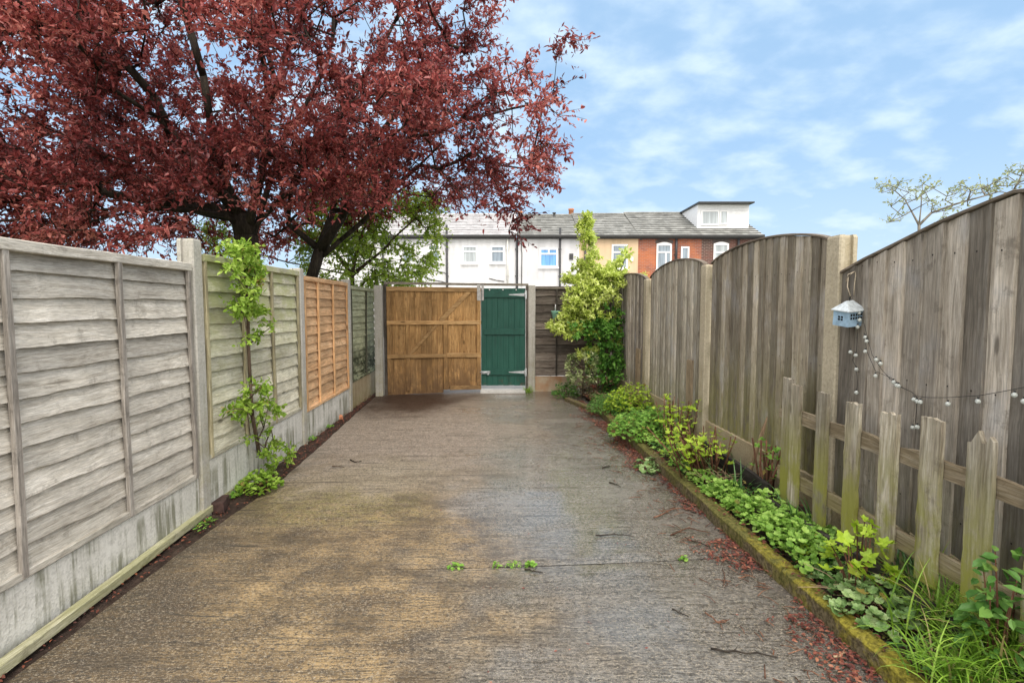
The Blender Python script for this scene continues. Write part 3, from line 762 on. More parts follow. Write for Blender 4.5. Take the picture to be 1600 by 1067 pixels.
# broken brick, weeds at the left edge
def rough_block(name, label, cat, loc, size, rz, mat, seed):
    m = MB(); rs = random.Random(seed); s = size
    v = [(sx*s[0]/2*rs.uniform(.85,1.1), sy*s[1]/2*rs.uniform(.85,1.1), (s[2] if sz else -0.02)*rs.uniform(.8,1.1)) for sz in (0,1) for sy in (-1,1) for sx in (-1,1)]
    m.add(v, [[0,2,3,1],[4,5,7,6],[0,1,5,4],[1,3,7,5],[3,2,6,7],[2,0,4,6]])
    o = m.build(name, mat); o.location = loc; o.rotation_euler = (0,0,rz)
    bv = o.modifiers.new('b','BEVEL'); bv.width = 0.006; bv.segments = 2
    return tag(o, label, cat)
p = ground(350, 792); rough_block('broken_brick', 'dark broken brick lying in the soil beside the left gravel board', 'brick', (p.x-0.03, p.y, 0), (0.10,0.2,0.06), 0.3, M['brick_chunk'], 3)
p = ground(534, 652); rough_block('brick_piece', 'small red brick piece in the soil under the orange panel', 'brick', (p.x-.05, p.y, 0), (0.09,0.12,0.04), 0.7, M['terracotta'], 5)

# ================================================================== RIGHT FENCE
def feather_panel(label, y0, y1, z0, topf, mat, seed, w=0.098, off=0.0):
    rs = random.Random(seed)
    root = thing('fence_panel', label, 'fence panel', (rx(y0) + off, y0, 0), RANG, 'arched feather edge panels of the right fence')
    k = math.sqrt(1 + RB * RB); L = (y1 - y0) * k; n = max(3, round(L / w)); w = L / n
    m = MB()
    for i in range(n):
        xa, xb = i * w - 0.008, (i + 1) * w + 0.006; tone = rs.random(); dy = rs.uniform(-0.002, 0.003)
        zb = z0 + rs.uniform(-0.012, 0.004); bw = rs.uniform(0, 99)
        v = []; nzv = 9
        for j in range(nzv + 1):
            f = j / nzv
            b1 = 0.004 * mnoise.noise(Vector((f * 3, bw, 0)))
            za = zb + (topf(max(0, min(L, xa)) / L) - zb) * f; zc = zb + (topf(max(0, min(L, xb)) / L) - zb) * f
            v += [(xa, 0.025 + dy + b1, za), (xb, 0.006 + dy + b1, zc), (xb, 0.0, zc), (xa, 0.0, za)]
        f = []
        for j in range(nzv):
            for q in range(4):
                f.append([j*4+q, j*4+(q+1)%4, (j+1)*4+(q+1)%4, (j+1)*4+q])
        f.append([3,2,1,0]); f.append([nzv*4, nzv*4+1, nzv*4+2, nzv*4+3])
        m.add(v, f, tone)
    m.build('boards', mat, root)
    m = MB()
    pts = [(L * t, 0.004, topf(t) + 0.010) for t in np.linspace(0, 1, 30)]
    m.bar(pts, 0.052, 0.016, (0, 1, 0), (0, 0, 1), 0.003, 0.5)
    m.build('capping_strip', M['cap'], root)
    for zz in (z0 + 0.15, (z0 + topf(0)) / 2, topf(0) - 0.12):
        m = MB(); m.bar([(0, -0.024, zz), (L, -0.024, zz)], 0.04, 0.045, (0, 1, 0), (0, 0, 1), 0.002); m.build('rail', M['cap'], root)
    return root
def arch(e0, e1, pk): return lambda t: e0 + (e1 - e0) * t + (pk - (e0 + e1) / 2) * (1 - (2 * t - 1) ** 2) ** 0.8
feather_panel('dark arched board panel half hidden behind the golden shrub', 7.145, 9.175, 0.33, arch(1.86, 1.86, 1.985), M['feather_dark'], 4)
feather_panel('pale grey arched board panel with a rounded top behind the leaning short plank', 5.235, 6.97, 0.36, arch(1.905, 1.865, 2.012), M['feather_pale'], 6)
feather_panel('tall weathered arched board panel beside the red brick house view', 3.33, 5.065, 0.385, arch(1.91, 1.90, 2.016), M['feather'], 9)
def near_top(t):   # t=0 at the near end
    y = 1.32 + (3.17 - 1.32) * t
    return float(np.interp(y, [1.32, 1.5, 1.75, 2.15, 2.5, 2.807, 3.0, 3.17], [1.71, 1.82, 1.92, 1.962, 1.895, 1.812, 1.762, 1.705])) - 0.012
feather_panel('nearest dark board panel with the string of lights and a steep curved top', 1.32, 3.175, 0.36, near_top, M['feather_dark'], 12, 0.115, -0.018)

GP = 'concrete posts of the right fence'
post('concrete_post', 'narrow concrete post between the dark shrub side panel and the pale arched panel', rx(7.06) + 0.0, 7.06, RANG, 1.862, M['post_warm'], 0.13, 0.125, GP)
post('concrete_post', 'pale concrete post between the two tall arched board panels', rx(5.15), 5.15, RANG, 1.90, M['post_warm'], 0.13, 0.125, GP)
post('concrete_post', 'thick concrete post beside the hanging blue lantern', rx(3.25) + 0.01, 3.25, RANG, 1.93, M['post_warm'], 0.13, 0.115, GP)
GR = 'concrete gravel boards under the right fence'
gravel('gravel board under the dark shrub side panel', 7.12, 9.05, 0.33, rx, RANG, M['gravel_warm'], GR, 0.01)
gravel('gravel board behind the leafy canes under the pale arched panel', 5.20, 6.99, 0.36, rx, RANG, M['gravel_warm'], GR, 0.01)
gravel('ochre stained gravel board under the tall arched panel', 3.32, 5.09, 0.385, rx, RANG, M['gravel_warm'], GR, 0.01)
gravel('gravel board behind the picket fence', 1.30, 3.18, 0.36, rx, RANG, M['gravel_warm'], GR, 0.01)

# picket fence leaning in front
PA, PB = 1.945, -0.045
PANG = math.atan2(1.0, PB)
pf = thing('picket_fence', 'low broken mossy picket fence standing in front of the near board panel', 'picket fence', (PA + PB * 1.5, 1.5, 0), PANG)
def picket(y, z0, z1, w, jag, seed, lean=0.0, yo=0.0):
    rs = random.Random(seed); x = y - 1.5; m = MB(); n = 7; th = 0.02
    v = []; rows = 16
    for r in range(rows + 1):
        f = r / rows
        for i in range(n + 1):
            u = i / n - 0.5
            zt = z1 + jag * mnoise.noise(Vector((i * 1.7, seed * 3.1, 0)))
            zz = z0 + (zt - z0) * f
            xx = x + u * w * (1 + 0.03 * mnoise.noise(Vector((f * 4, seed, 0)))) + lean * (zz - z0) + (0.004 + 0.004 * (i in (0, n))) * mnoise.noise(Vector((f * 9, i, seed)))
            v.append((xx, yo + th / 2, zz))
    k = len(v); v += [(a, b - th, c) for a, b, c in v]
    f = []
    for r in range(rows):
        for i in range(n):
            a = r * (n + 1) + i
            f.append([a, a + n + 1, a + n + 2, a + 1]); f.append([k + a, k + a + 1, k + a + n + 2, k + a + n + 1])
        a = r * (n + 1); f.append([a, k + a, k + a + n + 1, a + n + 1]); a += n; f.append([a, a + n + 1, k + a + n + 1, k + a])
    for i in range(n):
        a = rows * (n + 1) + i; f.append([a, k + a, k + a + 1, a + 1]); f.append([i, i + 1, k + i + 1, k + i])
    m.add(v, f, rs.random())
    # nail heads
    m.build('picket', M['picket'], pf)
picket(3.41, 0.16, 1.03, 0.10, 0.02, 11, 0.0, -0.02)
for i, (y, z0, z1, w, jg, ln) in enumerate([(3.285, 0.235, 1.005, 0.095, 0.012, 0.0), (3.02, 0.22, 1.0, 0.10, 0.006, 0.0), (2.765, 0.25, 0.99, 0.10, 0.022, 0.0), (2.51, 0.27, 0.985, 0.105, 0.025, 0.0), (2.265, 0.27, 1.01, 0.108, 0.015, 0.005), (2.03, 0.25, 0.985, 0.108, 0.045, 0.01), (1.79, 0.24, 0.99, 0.105, 0.02, 0.0), (1.55, 0.24, 1.0, 0.105, 0.02, 0.0)]):
    picket(y, z0, z1, w, jg, 20 + i, ln)
for zc, hh in ((0.80, 0.085), (0.385, 0.085)):
    m = MB(); n = 40; v = []; f = []
    for k in range(n + 1):
        x = -0.3 + 2.3 * k / n
        br = -0.045 * max(0, mnoise.noise(Vector((x * 4.3, zc * 9, 0)))) if zc > 0.6 else 0
        v += [(x, -0.014, zc - hh/2), (x, -0.014, zc + hh/2 + br), (x, -0.036, zc + hh/2 + br), (x, -0.036, zc - hh/2)]
    for k in range(n):
        for q in range(4): f.append([k*4+q, k*4+(q+1)%4, (k+1)*4+(q+1)%4, (k+1)*4+q])
    f.append([3,2,1,0]); f.append([n*4, n*4+1, n*4+2, n*4+3])
    m.add(v, f, random.random()); m.build('rail', M['picket_rail'], pf)

# dark edging boards at the foot of the picket fence
def edging(label, y0, y1, xo, z0, z1, tilt):
    root = thing('edging_board', label, 'edging board', (PA + PB * y0 + xo, y0, 0), PANG)
    m = MB(); L = y1 - y0
    m.bar([(L * t, 0, (z0 + z1) / 2 + tilt * t + 0.008 * math.sin(t * 6)) for t in np.linspace(0, 1, 8)], 0.03, z1 - z0, (0, 1, 0), (0, 0, 1), 0.004, random.random())
    m.build('board', M['edging'], root)
edging('near dark edging board under the picket fence', 1.2, 2.12, -0.05, 0.03, 0.235, 0.0)
edging('long dark edging board running under the broken pickets', 2.16, 3.5, -0.05, 0.03, 0.235, -0.02)
edging('dark sloping board behind the cut canes', 3.62, 4.75, 0.03, 0.05, 0.25, 0.03)

# short planks against the right fence, pointed stake
def short_plank(label, p0, ztop, w, seed):
    root = thing('short_plank', label, 'plank', (rx(p0[0]) - 0.045, p0[0], 0), RANG)
    m = MB(); n = 5; v = []; rows = 6
    for r in range(rows + 1):
        for i in range(n + 1):
            zt = ztop + 0.012 * mnoise.noise(Vector((i * 1.3, seed, 0)))
            v.append(((i / n - 0.5) * w + 0.004 * mnoise.noise(Vector((r, seed, 2))), 0.012, 0.02 + (zt - 0.02) * r / rows))
    k = len(v); v += [(a, b - 0.028, c) for a, b, c in v]; f = []
    for r in range(rows):
        for i in range(n):
            a = r*(n+1)+i; f.append([a, a+n+1, a+n+2, a+1]); f.append([k+a, k+a+1, k+a+n+2, k+a+n+1])
        a = r*(n+1); f.append([a, k+a, k+a+n+1, a+n+1]); a += n; f.append([a, a+n+1, k+a+n+1, k+a])
    for i in range(n):
        a = rows*(n+1)+i; f.append([a, k+a, k+a+1, a+1])
    m.add(v, f, random.random()); m.build('board', M['plank'], root)
q = onp(1078, 562, RA - 0.045, RB); short_plank('short rough plank leaning on the pale arched panel', (q.y, 0), q.z, 0.125, 3)
q = onp(997, 545, RA - 0.045, RB); short_plank('short smooth plank leaning on the dark panel next to the golden shrub', (q.y, 0), q.z, 0.16, 9)
m = MB(); a = onp(1182, 705, RA - 0.12, RB); b = onp(1199, 651, RA - 0.06, RB)
a2 = a - (b - a) * 0.9
m.bar([tuple(a2), tuple(a), tuple(b - (b - a) * 0.35), tuple(b)], 0.032, 0.018, (0, 1, 0), (1, 0, 0), 0.002, 0.5, [1, 1, 0.9, 0.25])
tag(m.build('wooden_stake', M['stake']), 'pointed brown wooden stake leaning among the cut canes', 'stake')

# ================================================================== BACK: gate, door, back fence
GY = 9.2
# corner post at the left end of the gate
gl = Vector((-2.10, 8.80)); gr_ = Vector((-0.548, 9.18)); gang = math.atan2(gr_.y - gl.y, gr_.x - gl.x); GW = (gr_ - gl).length
post('concrete_post', 'stained concrete post in the corner left of the brown gate', -2.222, 8.76, 0.0, 1.845, M['post'], 0.125, 0.125, None, False)
post('concrete_post', 'pale concrete post right of the green door', 0.345, GY + 0.0, 0.0, 1.862, M['post'], 0.125, 0.12, None, False)
gf = thing('gate_frame', 'grey timber gate frame with a long top rail over the brown gate and green door', 'gate frame', (0, GY, 0))
m = MB(); m.bar([(-2.14, -0.36, 1.888), (-0.55, 0.0, 1.878), (0.285, 0.0, 1.872)], 0.055, 0.04, (0, 1, 0), (0, 0, 1), 0.003); m.build('top_rail', M['frame_wood'], gf)
m = MB(); m.bar([(-2.127, -0.36, 0.0), (-2.127, -0.36, 1.866)], 0.06, 0.06, (1, 0, 0), (0, 1, 0), 0.003, 0.6); m.build('jamb', M['frame_dark'], gf)
m = MB(); m.bar([(0.262, 0.0, 0.0), (0.262, 0.0, 1.85)], 0.045, 0.07, (1, 0, 0), (0, 1, 0), 0.003, 0.9); m.build('jamb', M['frame_dark'], gf)

bg = thing('wooden_gate', 'wide orange brown boarded gate with rails and a diagonal brace', 'gate', (gl.x, gl.y, 0), gang)
m = MB(); n = 17
for i in range(n):
    a, b = GW * i / n, GW * (i + 1) / n - 0.004
    zb = (0.06 if i > 9 else 0.005) + random.uniform(-.004, .004)
    dyb = random.uniform(0, 0.003); m.bar([((a + b + 0.004) / 2, 0.010 + dyb, zb), ((a + b + 0.004) / 2, 0.010 + dyb, 1.815)], b - a + 0.006, 0.02, (1, 0, 0), (0, 1, 0), 0.005, random.random() * (0.7 if i < 11 else 0.4) + (0.0 if i < 11 else 0.6))
m.build('boards', M['gate_wood'], bg)
def gb(name, pts, w, d=0.03, mat='gate_rail', tone=0.5, yo=-0.016):
    m = MB(); p0, p1 = pts; dx, dz = p1[0]-p0[0], p1[1]-p0[1]; l = math.hypot(dx, dz)
    m.bar([(p0[0], yo, p0[1]), (p1[0], yo, p1[1])], w, d, (-dz/l, 0, dx/l), (0, 1, 0), 0.003, tone); m.build(name, M[mat], bg)
gb('rail', ((0, 1.79), (GW, 1.785)), 0.075, tone=0.3); gb('rail', ((0, 1.222), (GW, 1.218)), 0.065, tone=0.8)
gb('rail', ((0, 0.655), (GW - 0.62, 0.65)), 0.065, tone=0.2); gb('rail', ((GW - 0.60, 0.66), (GW, 0.645)), 0.075, 0.034, tone=0.9)
gb('rail', ((GW - 0.55, 0.085), (GW, 0.08)), 0.07, 0.034, tone=0.1)
gb('stile', ((GW - 0.036, 0.12), (GW - 0.036, 1.745)), 0.07, 0.026, 'gate_wood', 0.75, -0.0135)
gb('stile', ((GW - 0.62, 0.06), (GW - 0.62, 1.185)), 0.07, 0.026, 'gate_wood', 0.5, -0.0135)
gb('stile', ((GW - 1.26, 0.06), (GW - 1.26, 1.185)), 0.06, 0.024, 'gate_wood', 0.4, -0.0125)
gb('stile', ((0.03, 0.05), (0.03, 1.75)), 0.06, 0.024, 'gate_wood', 0.15, -0.0125)
gb('brace', ((GW - 0.70, 1.25), (GW - 0.20, 1.755)), 0.075, 0.022, 'gate_rail', 0.6, -0.0115)
gb('brace', ((GW - 1.22, 0.69), (GW - 0.76, 1.185)), 0.05, 0.018, 'gate_rail', 0.2, -0.0095)
m = MB(); m.box((GW - 0.068, -0.036, 1.60), (GW - 0.008, -0.029, 1.876), 0.5); m.build('latch_block', M['grey_block'], bg)

dr = thing('green_door', 'dark green painted ledged timber door with silver hinges', 'door', (-0.543, GY, 0))
DW = 0.778; m = MB(); n = 8
for i in range(n):
    a, b = DW * i / n, DW * (i + 1) / n - 0.003
    dyb = random.uniform(0, 0.0015); zb = 0.105 + random.uniform(-.004, .004); m.bar([((a + b + 0.003) / 2, 0.010 + dyb, zb), ((a + b + 0.003) / 2, 0.010 + dyb, 1.812)], b - a + 0.004, 0.02, (1, 0, 0), (0, 1, 0), 0.004, random.random())
m.build('boards', M['green_paint'], dr)
for z, t in ((1.705, 0.3), (1.055, 0.6), (0.345, 0.9)):
    m = MB(); m.bar([(0.055, -0.0135, z), (DW - 0.02, -0.0135, z)], 0.105, 0.024, (0, 0, 1), (0, 1, 0), 0.004, t); m.build('ledge', M['green_paint'], dr)
for z in (1.70, 0.345):
    m = MB()
    v = [(DW - 0.29, -0.027, z - 0.006), (DW - 0.01, -0.027, z - 0.027), (DW - 0.01, -0.027, z + 0.027), (DW - 0.29, -0.027, z + 0.006)]
    v += [(a, b - 0.005, c) for a, b, c in v]
    m.add(v, [[0,1,2,3],[7,6,5,4],[0,4,5,1],[1,5,6,2],[2,6,7,3],[3,7,4,0]])
    m.box((DW - 0.008, -0.052, z - 0.07), (DW + 0.022, -0.036, z + 0.07))
    m.tube([(DW - 0.008, -0.045, z - 0.04), (DW - 0.008, -0.045, z + 0.04)], 0.01, 8)
    m.build('hinge', M['galv'], dr)
m = MB(); m.box((-0.012, -0.036, 0.318), (0.16, -0.028, 0.366)); m.tube([(-0.055, -0.042, 0.345), (0.16, -0.042, 0.345)], 0.011, 8); m.box((0.04, -0.05, 0.322), (0.062, -0.037, 0.368)); m.box((0.115, -0.055, 0.30), (0.135, -0.037, 0.345))
m.build('bolt', M['galv'], dr)
m = MB(); m.box((0.012, -0.030, 1.60), (0.052, -0.022, 1.878)); m.build('latch_block', M['grey_block'], dr)
m = MB()
for x in (0.15, 0.385, 0.615):
    m.tube([(x, -0.004, 1.785), (x, 0.0, 1.785)], 0.012, 8)
m.build('hole_dot', M['upvc'], dr)  # white discs stand in for brightness seen through holes in the door
m = MB(); m.bar([(-0.545, 9.12, 0.015), (0.23, 9.12, 0.015)], 0.24, 0.06, (0, 1, 0), (0, 0, 1), 0.008)
tag(m.build('door_step', M['step']), 'pale concrete step under the green door', 'step')

# dark back fence panel with gravel board
bf = thing('fence_panel', 'dark grey weathered back panel behind the golden shrub right of the door', 'fence panel', (0.41, GY, 0))
BL = rx(9.2) - 0.41; rs = random.Random(5); m = MB(); z = 0.275; nb = 11; st = (1.80 - 0.275) / nb
for i in range(nb):
    zb = z + i * st + rs.uniform(-.012, .012); ph = rs.uniform(0, 90); v = []; tone = rs.random(); nx = 30
    for k in range(nx + 1):
        x = BL * k / nx; wv = 0.022 * mnoise.noise(Vector((x * 3, ph, 0))) + 0.008 * mnoise.noise(Vector((x * 11, ph, 3)))
        v += [(x, 0.006, zb + st * 1.25), (x, -0.004, zb + st * 0.6 + wv), (x, -0.02, zb + wv), (x, -0.004, zb + wv)]
    m.add(v, [[k*4+r, k*4+r+1, k*4+r+5, k*4+r+4] for k in range(nx) for r in range(3)], tone)
m.box((0, 0.008, 0.28), (BL, 0.016, 1.78), 0.2)
m.build('slats', M['backfence'], bf)
for x in (0.37, 0.92):
    m = MB(); m.bar([(x, -0.032, 0.28), (x, -0.032, 1.80)], 0.03, 0.022, (1,0,0), (0,1,0), 0.003, 0.4); m.build('batten', M['frame_dark'], bf)
m = MB(); m.bar([(0, -0.012, 1.812), (BL, -0.012, 1.812)], 0.05, 0.03, (0,1,0), (0,0,1), 0.003, 0.3); m.build('top_rail', M['frame_wood'], bf)
root = thing('gravel_board', 'orange stained gravel board under the dark back panel', 'gravel board', (0.41, GY, 0))
m = MB(); m.bar([(0, 0, 0.085), (BL, 0, 0.085)], 0.05, 0.37, (0,1,0), (0,0,1), 0.006)
N = NT('orange stained concrete'); co = N.co(); nn = N.noise(co, 3, 5, 0.6)
m.build('board', N.base(N.mix(N.ss(nn, 0.35, 0.65), (0.38,0.20,0.10), (0.45,0.38,0.28)), 0.85, 0.3), root)

# hanging mint pot
hp = atY(868, 498, 9.12)
root = thing('hanging_pot', 'mint green flower pot hanging on the dark back panel', 'hanging pot', tuple(hp))
m = MB(); m.lathe([(0.0, 0.0), (0.05, 0.0), (0.072, 0.11), (0.078, 0.115), (0.078, 0.135), (0.066, 0.135), (0.06, 0.11)], 16); m.build('pot', M['mint'], root)
m = MB(); m.tube([(0.0, 0.05, 0.11), (0.0, 0.05, 0.235), (0.0, 0.075, 0.25)], 0.011, 8); m.build('hook', M['upvc'], root)

# ================================================================== HOUSES
HY = 26.0
def hx(px): return atY(px, 400, HY).x
def hz(py): return atY(800, py, HY).z
EAVE = 4.93; RY = 29.5
def quadbox(mb, x0, x1, y0, y1, z0, z1, t=0.5): mb.box((x0, y0, z0), (x1, y1, z1), t)
def window(root, px0, px1, py0, py1, pane, lights, arched=False, sill=True):
    x0, x1, z1, z0 = hx(px0), hx(px1), hz(py0), hz(py1)
    fw = 0.075; y = HY
    m = MB()
    quadbox(m, x0, x1, y-0.05, y+0.03, z0, z0+fw); quadbox(m, x0, x1, y-0.05, y+0.03, z1-fw, z1)
    quadbox(m, x0, x0+fw, y-0.049, y+0.03, z0+fw, z1-fw); quadbox(m, x1-fw, x1, y-0.049, y+0.03, z0+fw, z1-fw)
    W, H = x1 - x0, z1 - z0
    for (kind, a, b, c) in lights:      # bars in fractions
        if kind == 'h': quadbox(m, x0+fw+(W-2*fw)*b, x0+fw+(W-2*fw)*c, y-0.047, y+0.03, z0+H*a-0.035, z0+H*a+0.035)
        else: quadbox(m, x0+W*a-0.035, x0+W*a+0.035, y-0.045, y+0.03, z0+fw+(H-2*fw)*b, z0+fw+(H-2*fw)*c)
    if arched:
        n = 12; v = []; 
        for k in range(n + 1):
            t = k / n; v += [(x0 + W * t, y-0.05, z1), (x0 + W * t, y-0.05, z1 + 0.09 * math.sin(math.pi * t))]
        m.add(v, [[2*k, 2*k+2, 2*k+3, 2*k+1] for k in range(n)])
    fr = m.build('window', M['upvc'], root)
    m = MB(); m.add([(x0+fw/2, y-0.018, z0+fw/2), (x1-fw/2, y-0.018, z0+fw/2), (x1-fw/2, y-0.018, z1-fw/2), (x0+fw/2, y-0.018, z1-fw/2)], [[0,1,2,3]])
    m.build('pane', M[pane], fr)
    if sill:
        m = MB(); quadbox(m, x0-0.05, x1+0.05, y-0.11, y+0.02, z0-0.075, z0-0.004); m.build('sill', M['upvc'], fr)
    if arched:
        m = MB(); n = 12; v = []
        for k in range(n + 1):
            t = k / n; a = x0 - 0.06 + (W + 0.12) * t; s = 0.09 * math.sin(math.pi * t)
            v += [(a, y-0.02, z1 + s + 0.012), (a, y-0.02, z1 + s * 0.6 + 0.19)]
        m.add(v, [[2*k, 2*k+2, 2*k+3, 2*k+1] for k in range(n)]); m.build('lintel', M['stone_dark'], fr)
def house(label, x0, x1, wallmat, roofmat, ridge, courses=13, gable_r=False):
    root = thing('terraced_house', label, 'house', (0, 0, 0), 0, 'row of terraced houses beyond the gate')
    m = MB()
    v = [(x0,HY,-0.1),(x1,HY,-0.1),(x1,HY,EAVE),(x0,HY,EAVE),(x0,HY+7,-0.1),(x1,HY+7,-0.1),(x1,HY+7,EAVE),(x0,HY+7,EAVE),(x0,RY,ridge-0.12),(x1,RY,ridge-0.12)]
    m.add(v, [[0,1,2,3],[5,4,7,6],[4,0,3,8,7],[1,5,6,9,2]])
    m.build('wall', wallmat, root)
    m = MB(); rs = random.Random(int(x0 * 100)); ye = HY - 0.22; ze = EAVE - 0.02
    for c in range(courses):
        a, b = c / courses, (c + 1.12) / courses
        ya, yb = ye + (RY - ye) * a, ye + (RY - ye) * min(b, 1); za, zb = ze + (ridge - ze) * a + 0.06, ze + (ridge - ze) * min(b, 1) + 0.008
        nx = 12; v = []
        for k in range(nx + 1):
            x = x0 + (x1 - x0) * k / nx; w = 0.014 * mnoise.noise(Vector((x * 2, c * 3.3, 0)))
            v += [(x, ya + w * 0.5, za + w), (x, yb, zb), (x, ya + w * 0.5, za - 0.085)]
        f = []
        for k in range(nx): f += [[3*k, 3*k+3, 3*k+4, 3*k+1], [3*k+2, 3*k+5, 3*k+3, 3*k]]
        m.add(v, f, np.array([q for _ in range(nx) for q in (rs.random(), -0.7)]))
    m.add([(x0, RY, ridge), (x1, RY, ridge), (x1, HY + 7.2, EAVE), (x0, HY + 7.2, EAVE)], [[0,1,2,3]])
    rf = m.build('roof', roofmat, root)
    m = MB(); m.bar([(x0, RY, ridge + 0.03), (x1, RY, ridge + 0.03)], 0.22, 0.10, (0,1,0), (0,0,1), 0.03); m.build('ridge_tiles', roofmat, rf)
    m = MB(); m.bar([(x0, HY-0.25, EAVE-0.03), (x1, HY-0.25, EAVE-0.03)], 0.13, 0.12, (0,1,0), (0,0,1), 0.02); m.box((x0, HY-0.19, EAVE-0.15), (x1, HY-0.003, EAVE-0.02)); m.build('gutter', M['gutter'], root)
    return root, rf
def pipe(root, px, z0, z1, mat='pipe_black', r=0.05, name='downpipe'):
    m = MB(); x = hx(px); m.tube([(x, HY-0.11, z0), (x, HY-0.11, z1)], r, 8)
    for z in np.arange(z0 + 0.4, z1, 1.3): m.box((x-0.07, HY-0.10, z), (x+0.07, HY-0.004, z+0.05))
    m.build(name, M[mat], root)
def wall_cable(root, pts):
    m = MB(); m.tube([(hx(a), HY-0.03, hz(b)) for a, b in pts], 0.018, 5); m.build('cable', M['cable'], root)
h0, _ = house('white painted house at the far left end half hidden behind the green tree', -9.7, -6.35, M['white_wall'], M['slate_pale'], 6.53)
window(h0, 540, 560, 385, 411, 'glass_dark', [('h', 0.66, 0, 1)])
pipe(h0, 599, -0.05, 4.7); pipe(h0, 610, -0.05, 4.0, 'pipe_white')
h1, _ = house('white painted house behind the green tree left of the tall black vent pipe', -6.35, -3.2, M['white_wall'], M['slate_pale'], 6.53)
window(h1, 628, 646, 385, 410, 'glass_dark', [('h', 0.66, 0, 1)]); window(h1, 669, 688.5, 382, 410, 'glass_dark', [('h', 0.66, 0, 1)])
pipe(h1, 698.6, -0.05, 5.45, 'pipe_black', 0.055); wall_cable(h1, [(667, 436), (690, 440), (699, 443)]); wall_cable(h1, [(683, 424), (694, 426), (699, 430)])
m = MB(); quadbox(m, hx(655), hx(659), HY-0.05, HY-0.002, hz(423), hz(420)); m.build('vent', M['vent'], h1)
h2, r2 = house('white painted house with two small windows and a pale slate roof above the brown gate', -3.2, 0.2, M['white_wall'], M['slate_pale'], 6.54)
window(h2, 722, 746, 384, 411.5, 'glass_grey', [('h', 0.66, 0, 1)]); window(h2, 766.5, 788.5, 384, 411, 'glass_dark', [('h', 0.68, 0, 1)])
pipe(h2, 793, 2.6, 4.8, 'pipe_white', 0.04); wall_cable(h2, [(764, 435), (775, 438), (788, 440)])
m = MB(); m.bar([(0.16, HY-0.25, EAVE+0.06), (0.16, RY, 6.64)], 0.18, 0.14, (1,0,0), (0,-0.4,0.9), 0.01); m.build('verge', M['white_rough'], r2)
h3, r3 = house('white roughcast house with the blue window and black vent', 0.30, 3.30, M['white_rough'], M['slate_dark'], 6.50, 12)
window(h3, 843, 871.5, 388, 417.5, 'glass_blue', [('h', 0.70, 0, 1), ('v', 0.5, 0.7, 1)])
pipe(h3, 807, -0.05, 4.8, 'pipe_black', 0.04); pipe(h3, 874.8, -0.05, 5.3, 'pipe_black', 0.05)
m = MB(); quadbox(m, hx(889.5), hx(895.5), HY-0.06, HY-0.002, hz(406), hz(396.5)); quadbox(m, hx(891.5), hx(894), HY-0.075, HY-0.06, hz(403.5), hz(400)); m.build('vent', M['vent'], h3)
wall_cable(h3, [(815.5, 368), (814.5, 390), (815.5, 396), (815, 447)])
h4, r4 = house('cream rendered house between the white roughcast and red brick houses', 3.30, 6.19, M['cream_wall'], M['slate_dark'], 6.56, 12)
window(h4, 955.5, 980.5, 382, 420, 'glass_dark', [('h', 0.68, 0, 1)])
m = MB(); quadbox(m, hx(985), hx(989), HY-0.07, HY-0.002, hz(408), hz(402)); m.build('vent', M['upvc'], h4)
pipe(h4, 914, -0.05, 4.8, 'pipe_black', 0.05)
h5, r5 = house('orange red brick house with an arched window and a narrow window', 6.19, 9.30, M['brick_red'], M['slate_dark'], 6.62, 12)
window(h5, 1025.5, 1049, 381.5, 421, 'glass_dark', [('h', 0.68, 0, 1), ('v', 0.62, 0, 0.66)], True)
window(h5, 1063.5, 1076.5, 385.5, 406, 'glass_dark', [], False, False)
pipe(h5, 1055.5, 3.6, 4.85, 'pipe_black', 0.06)
m = MB(); quadbox(m, hx(999.5), hx(1002.5), HY-0.03, HY-0.002, hz(375.5), hz(372.5)); m.build('vent', M['vent'], h5)
h6, r6 = house('brown brick end house with the white roof dormer', 9.30, 12.25, M['brick_brown'], M['slate_dark'], 6.62, 12)
window(h6, 1114.5, 1138, 381, 416, 'glass_grey', [('h', 0.62, 0, 1)], True)
pipe(h6, 1152, -0.05, 4.85, 'pipe_black', 0.06)
# dormer
m = MB(); dx0, dx1, dyf, dz0, dz1 = 9.36, 11.95, 26.85, 5.40, 6.60
m.add([(dx0,dyf,dz0),(dx1,dyf,dz0),(dx1,dyf,dz1),(dx0,dyf,dz1),(dx0,RY+0.3,dz1),(dx1,RY+0.3,dz1),(dx0,RY+0.3,dz0+0.3),(dx1,RY+0.3,dz0+0.3)], [[0,1,2,3],[3,4,6,0],[1,7,5,2],[5,7,6,4]])
for k in range(7):
    z = dz0 + 0.12 + k * 0.155; m.box((dx0 + 1.72, dyf - 0.014, z), (dx1, dyf - 0.001, z + 0.135), 0.5)
dm = m.build('dormer', M['clad'], h6)
m = MB(); m.bar([(dx0 - 0.1, (dyf + RY) / 2, dz1 + 0.04), (dx1 + 0.08, (dyf + RY) / 2, dz1 + 0.04)], RY - dyf + 0.9, 0.07, (0,1,0), (0,0,1), 0.01); m.build('flat_roof', M['gutter'], dm)
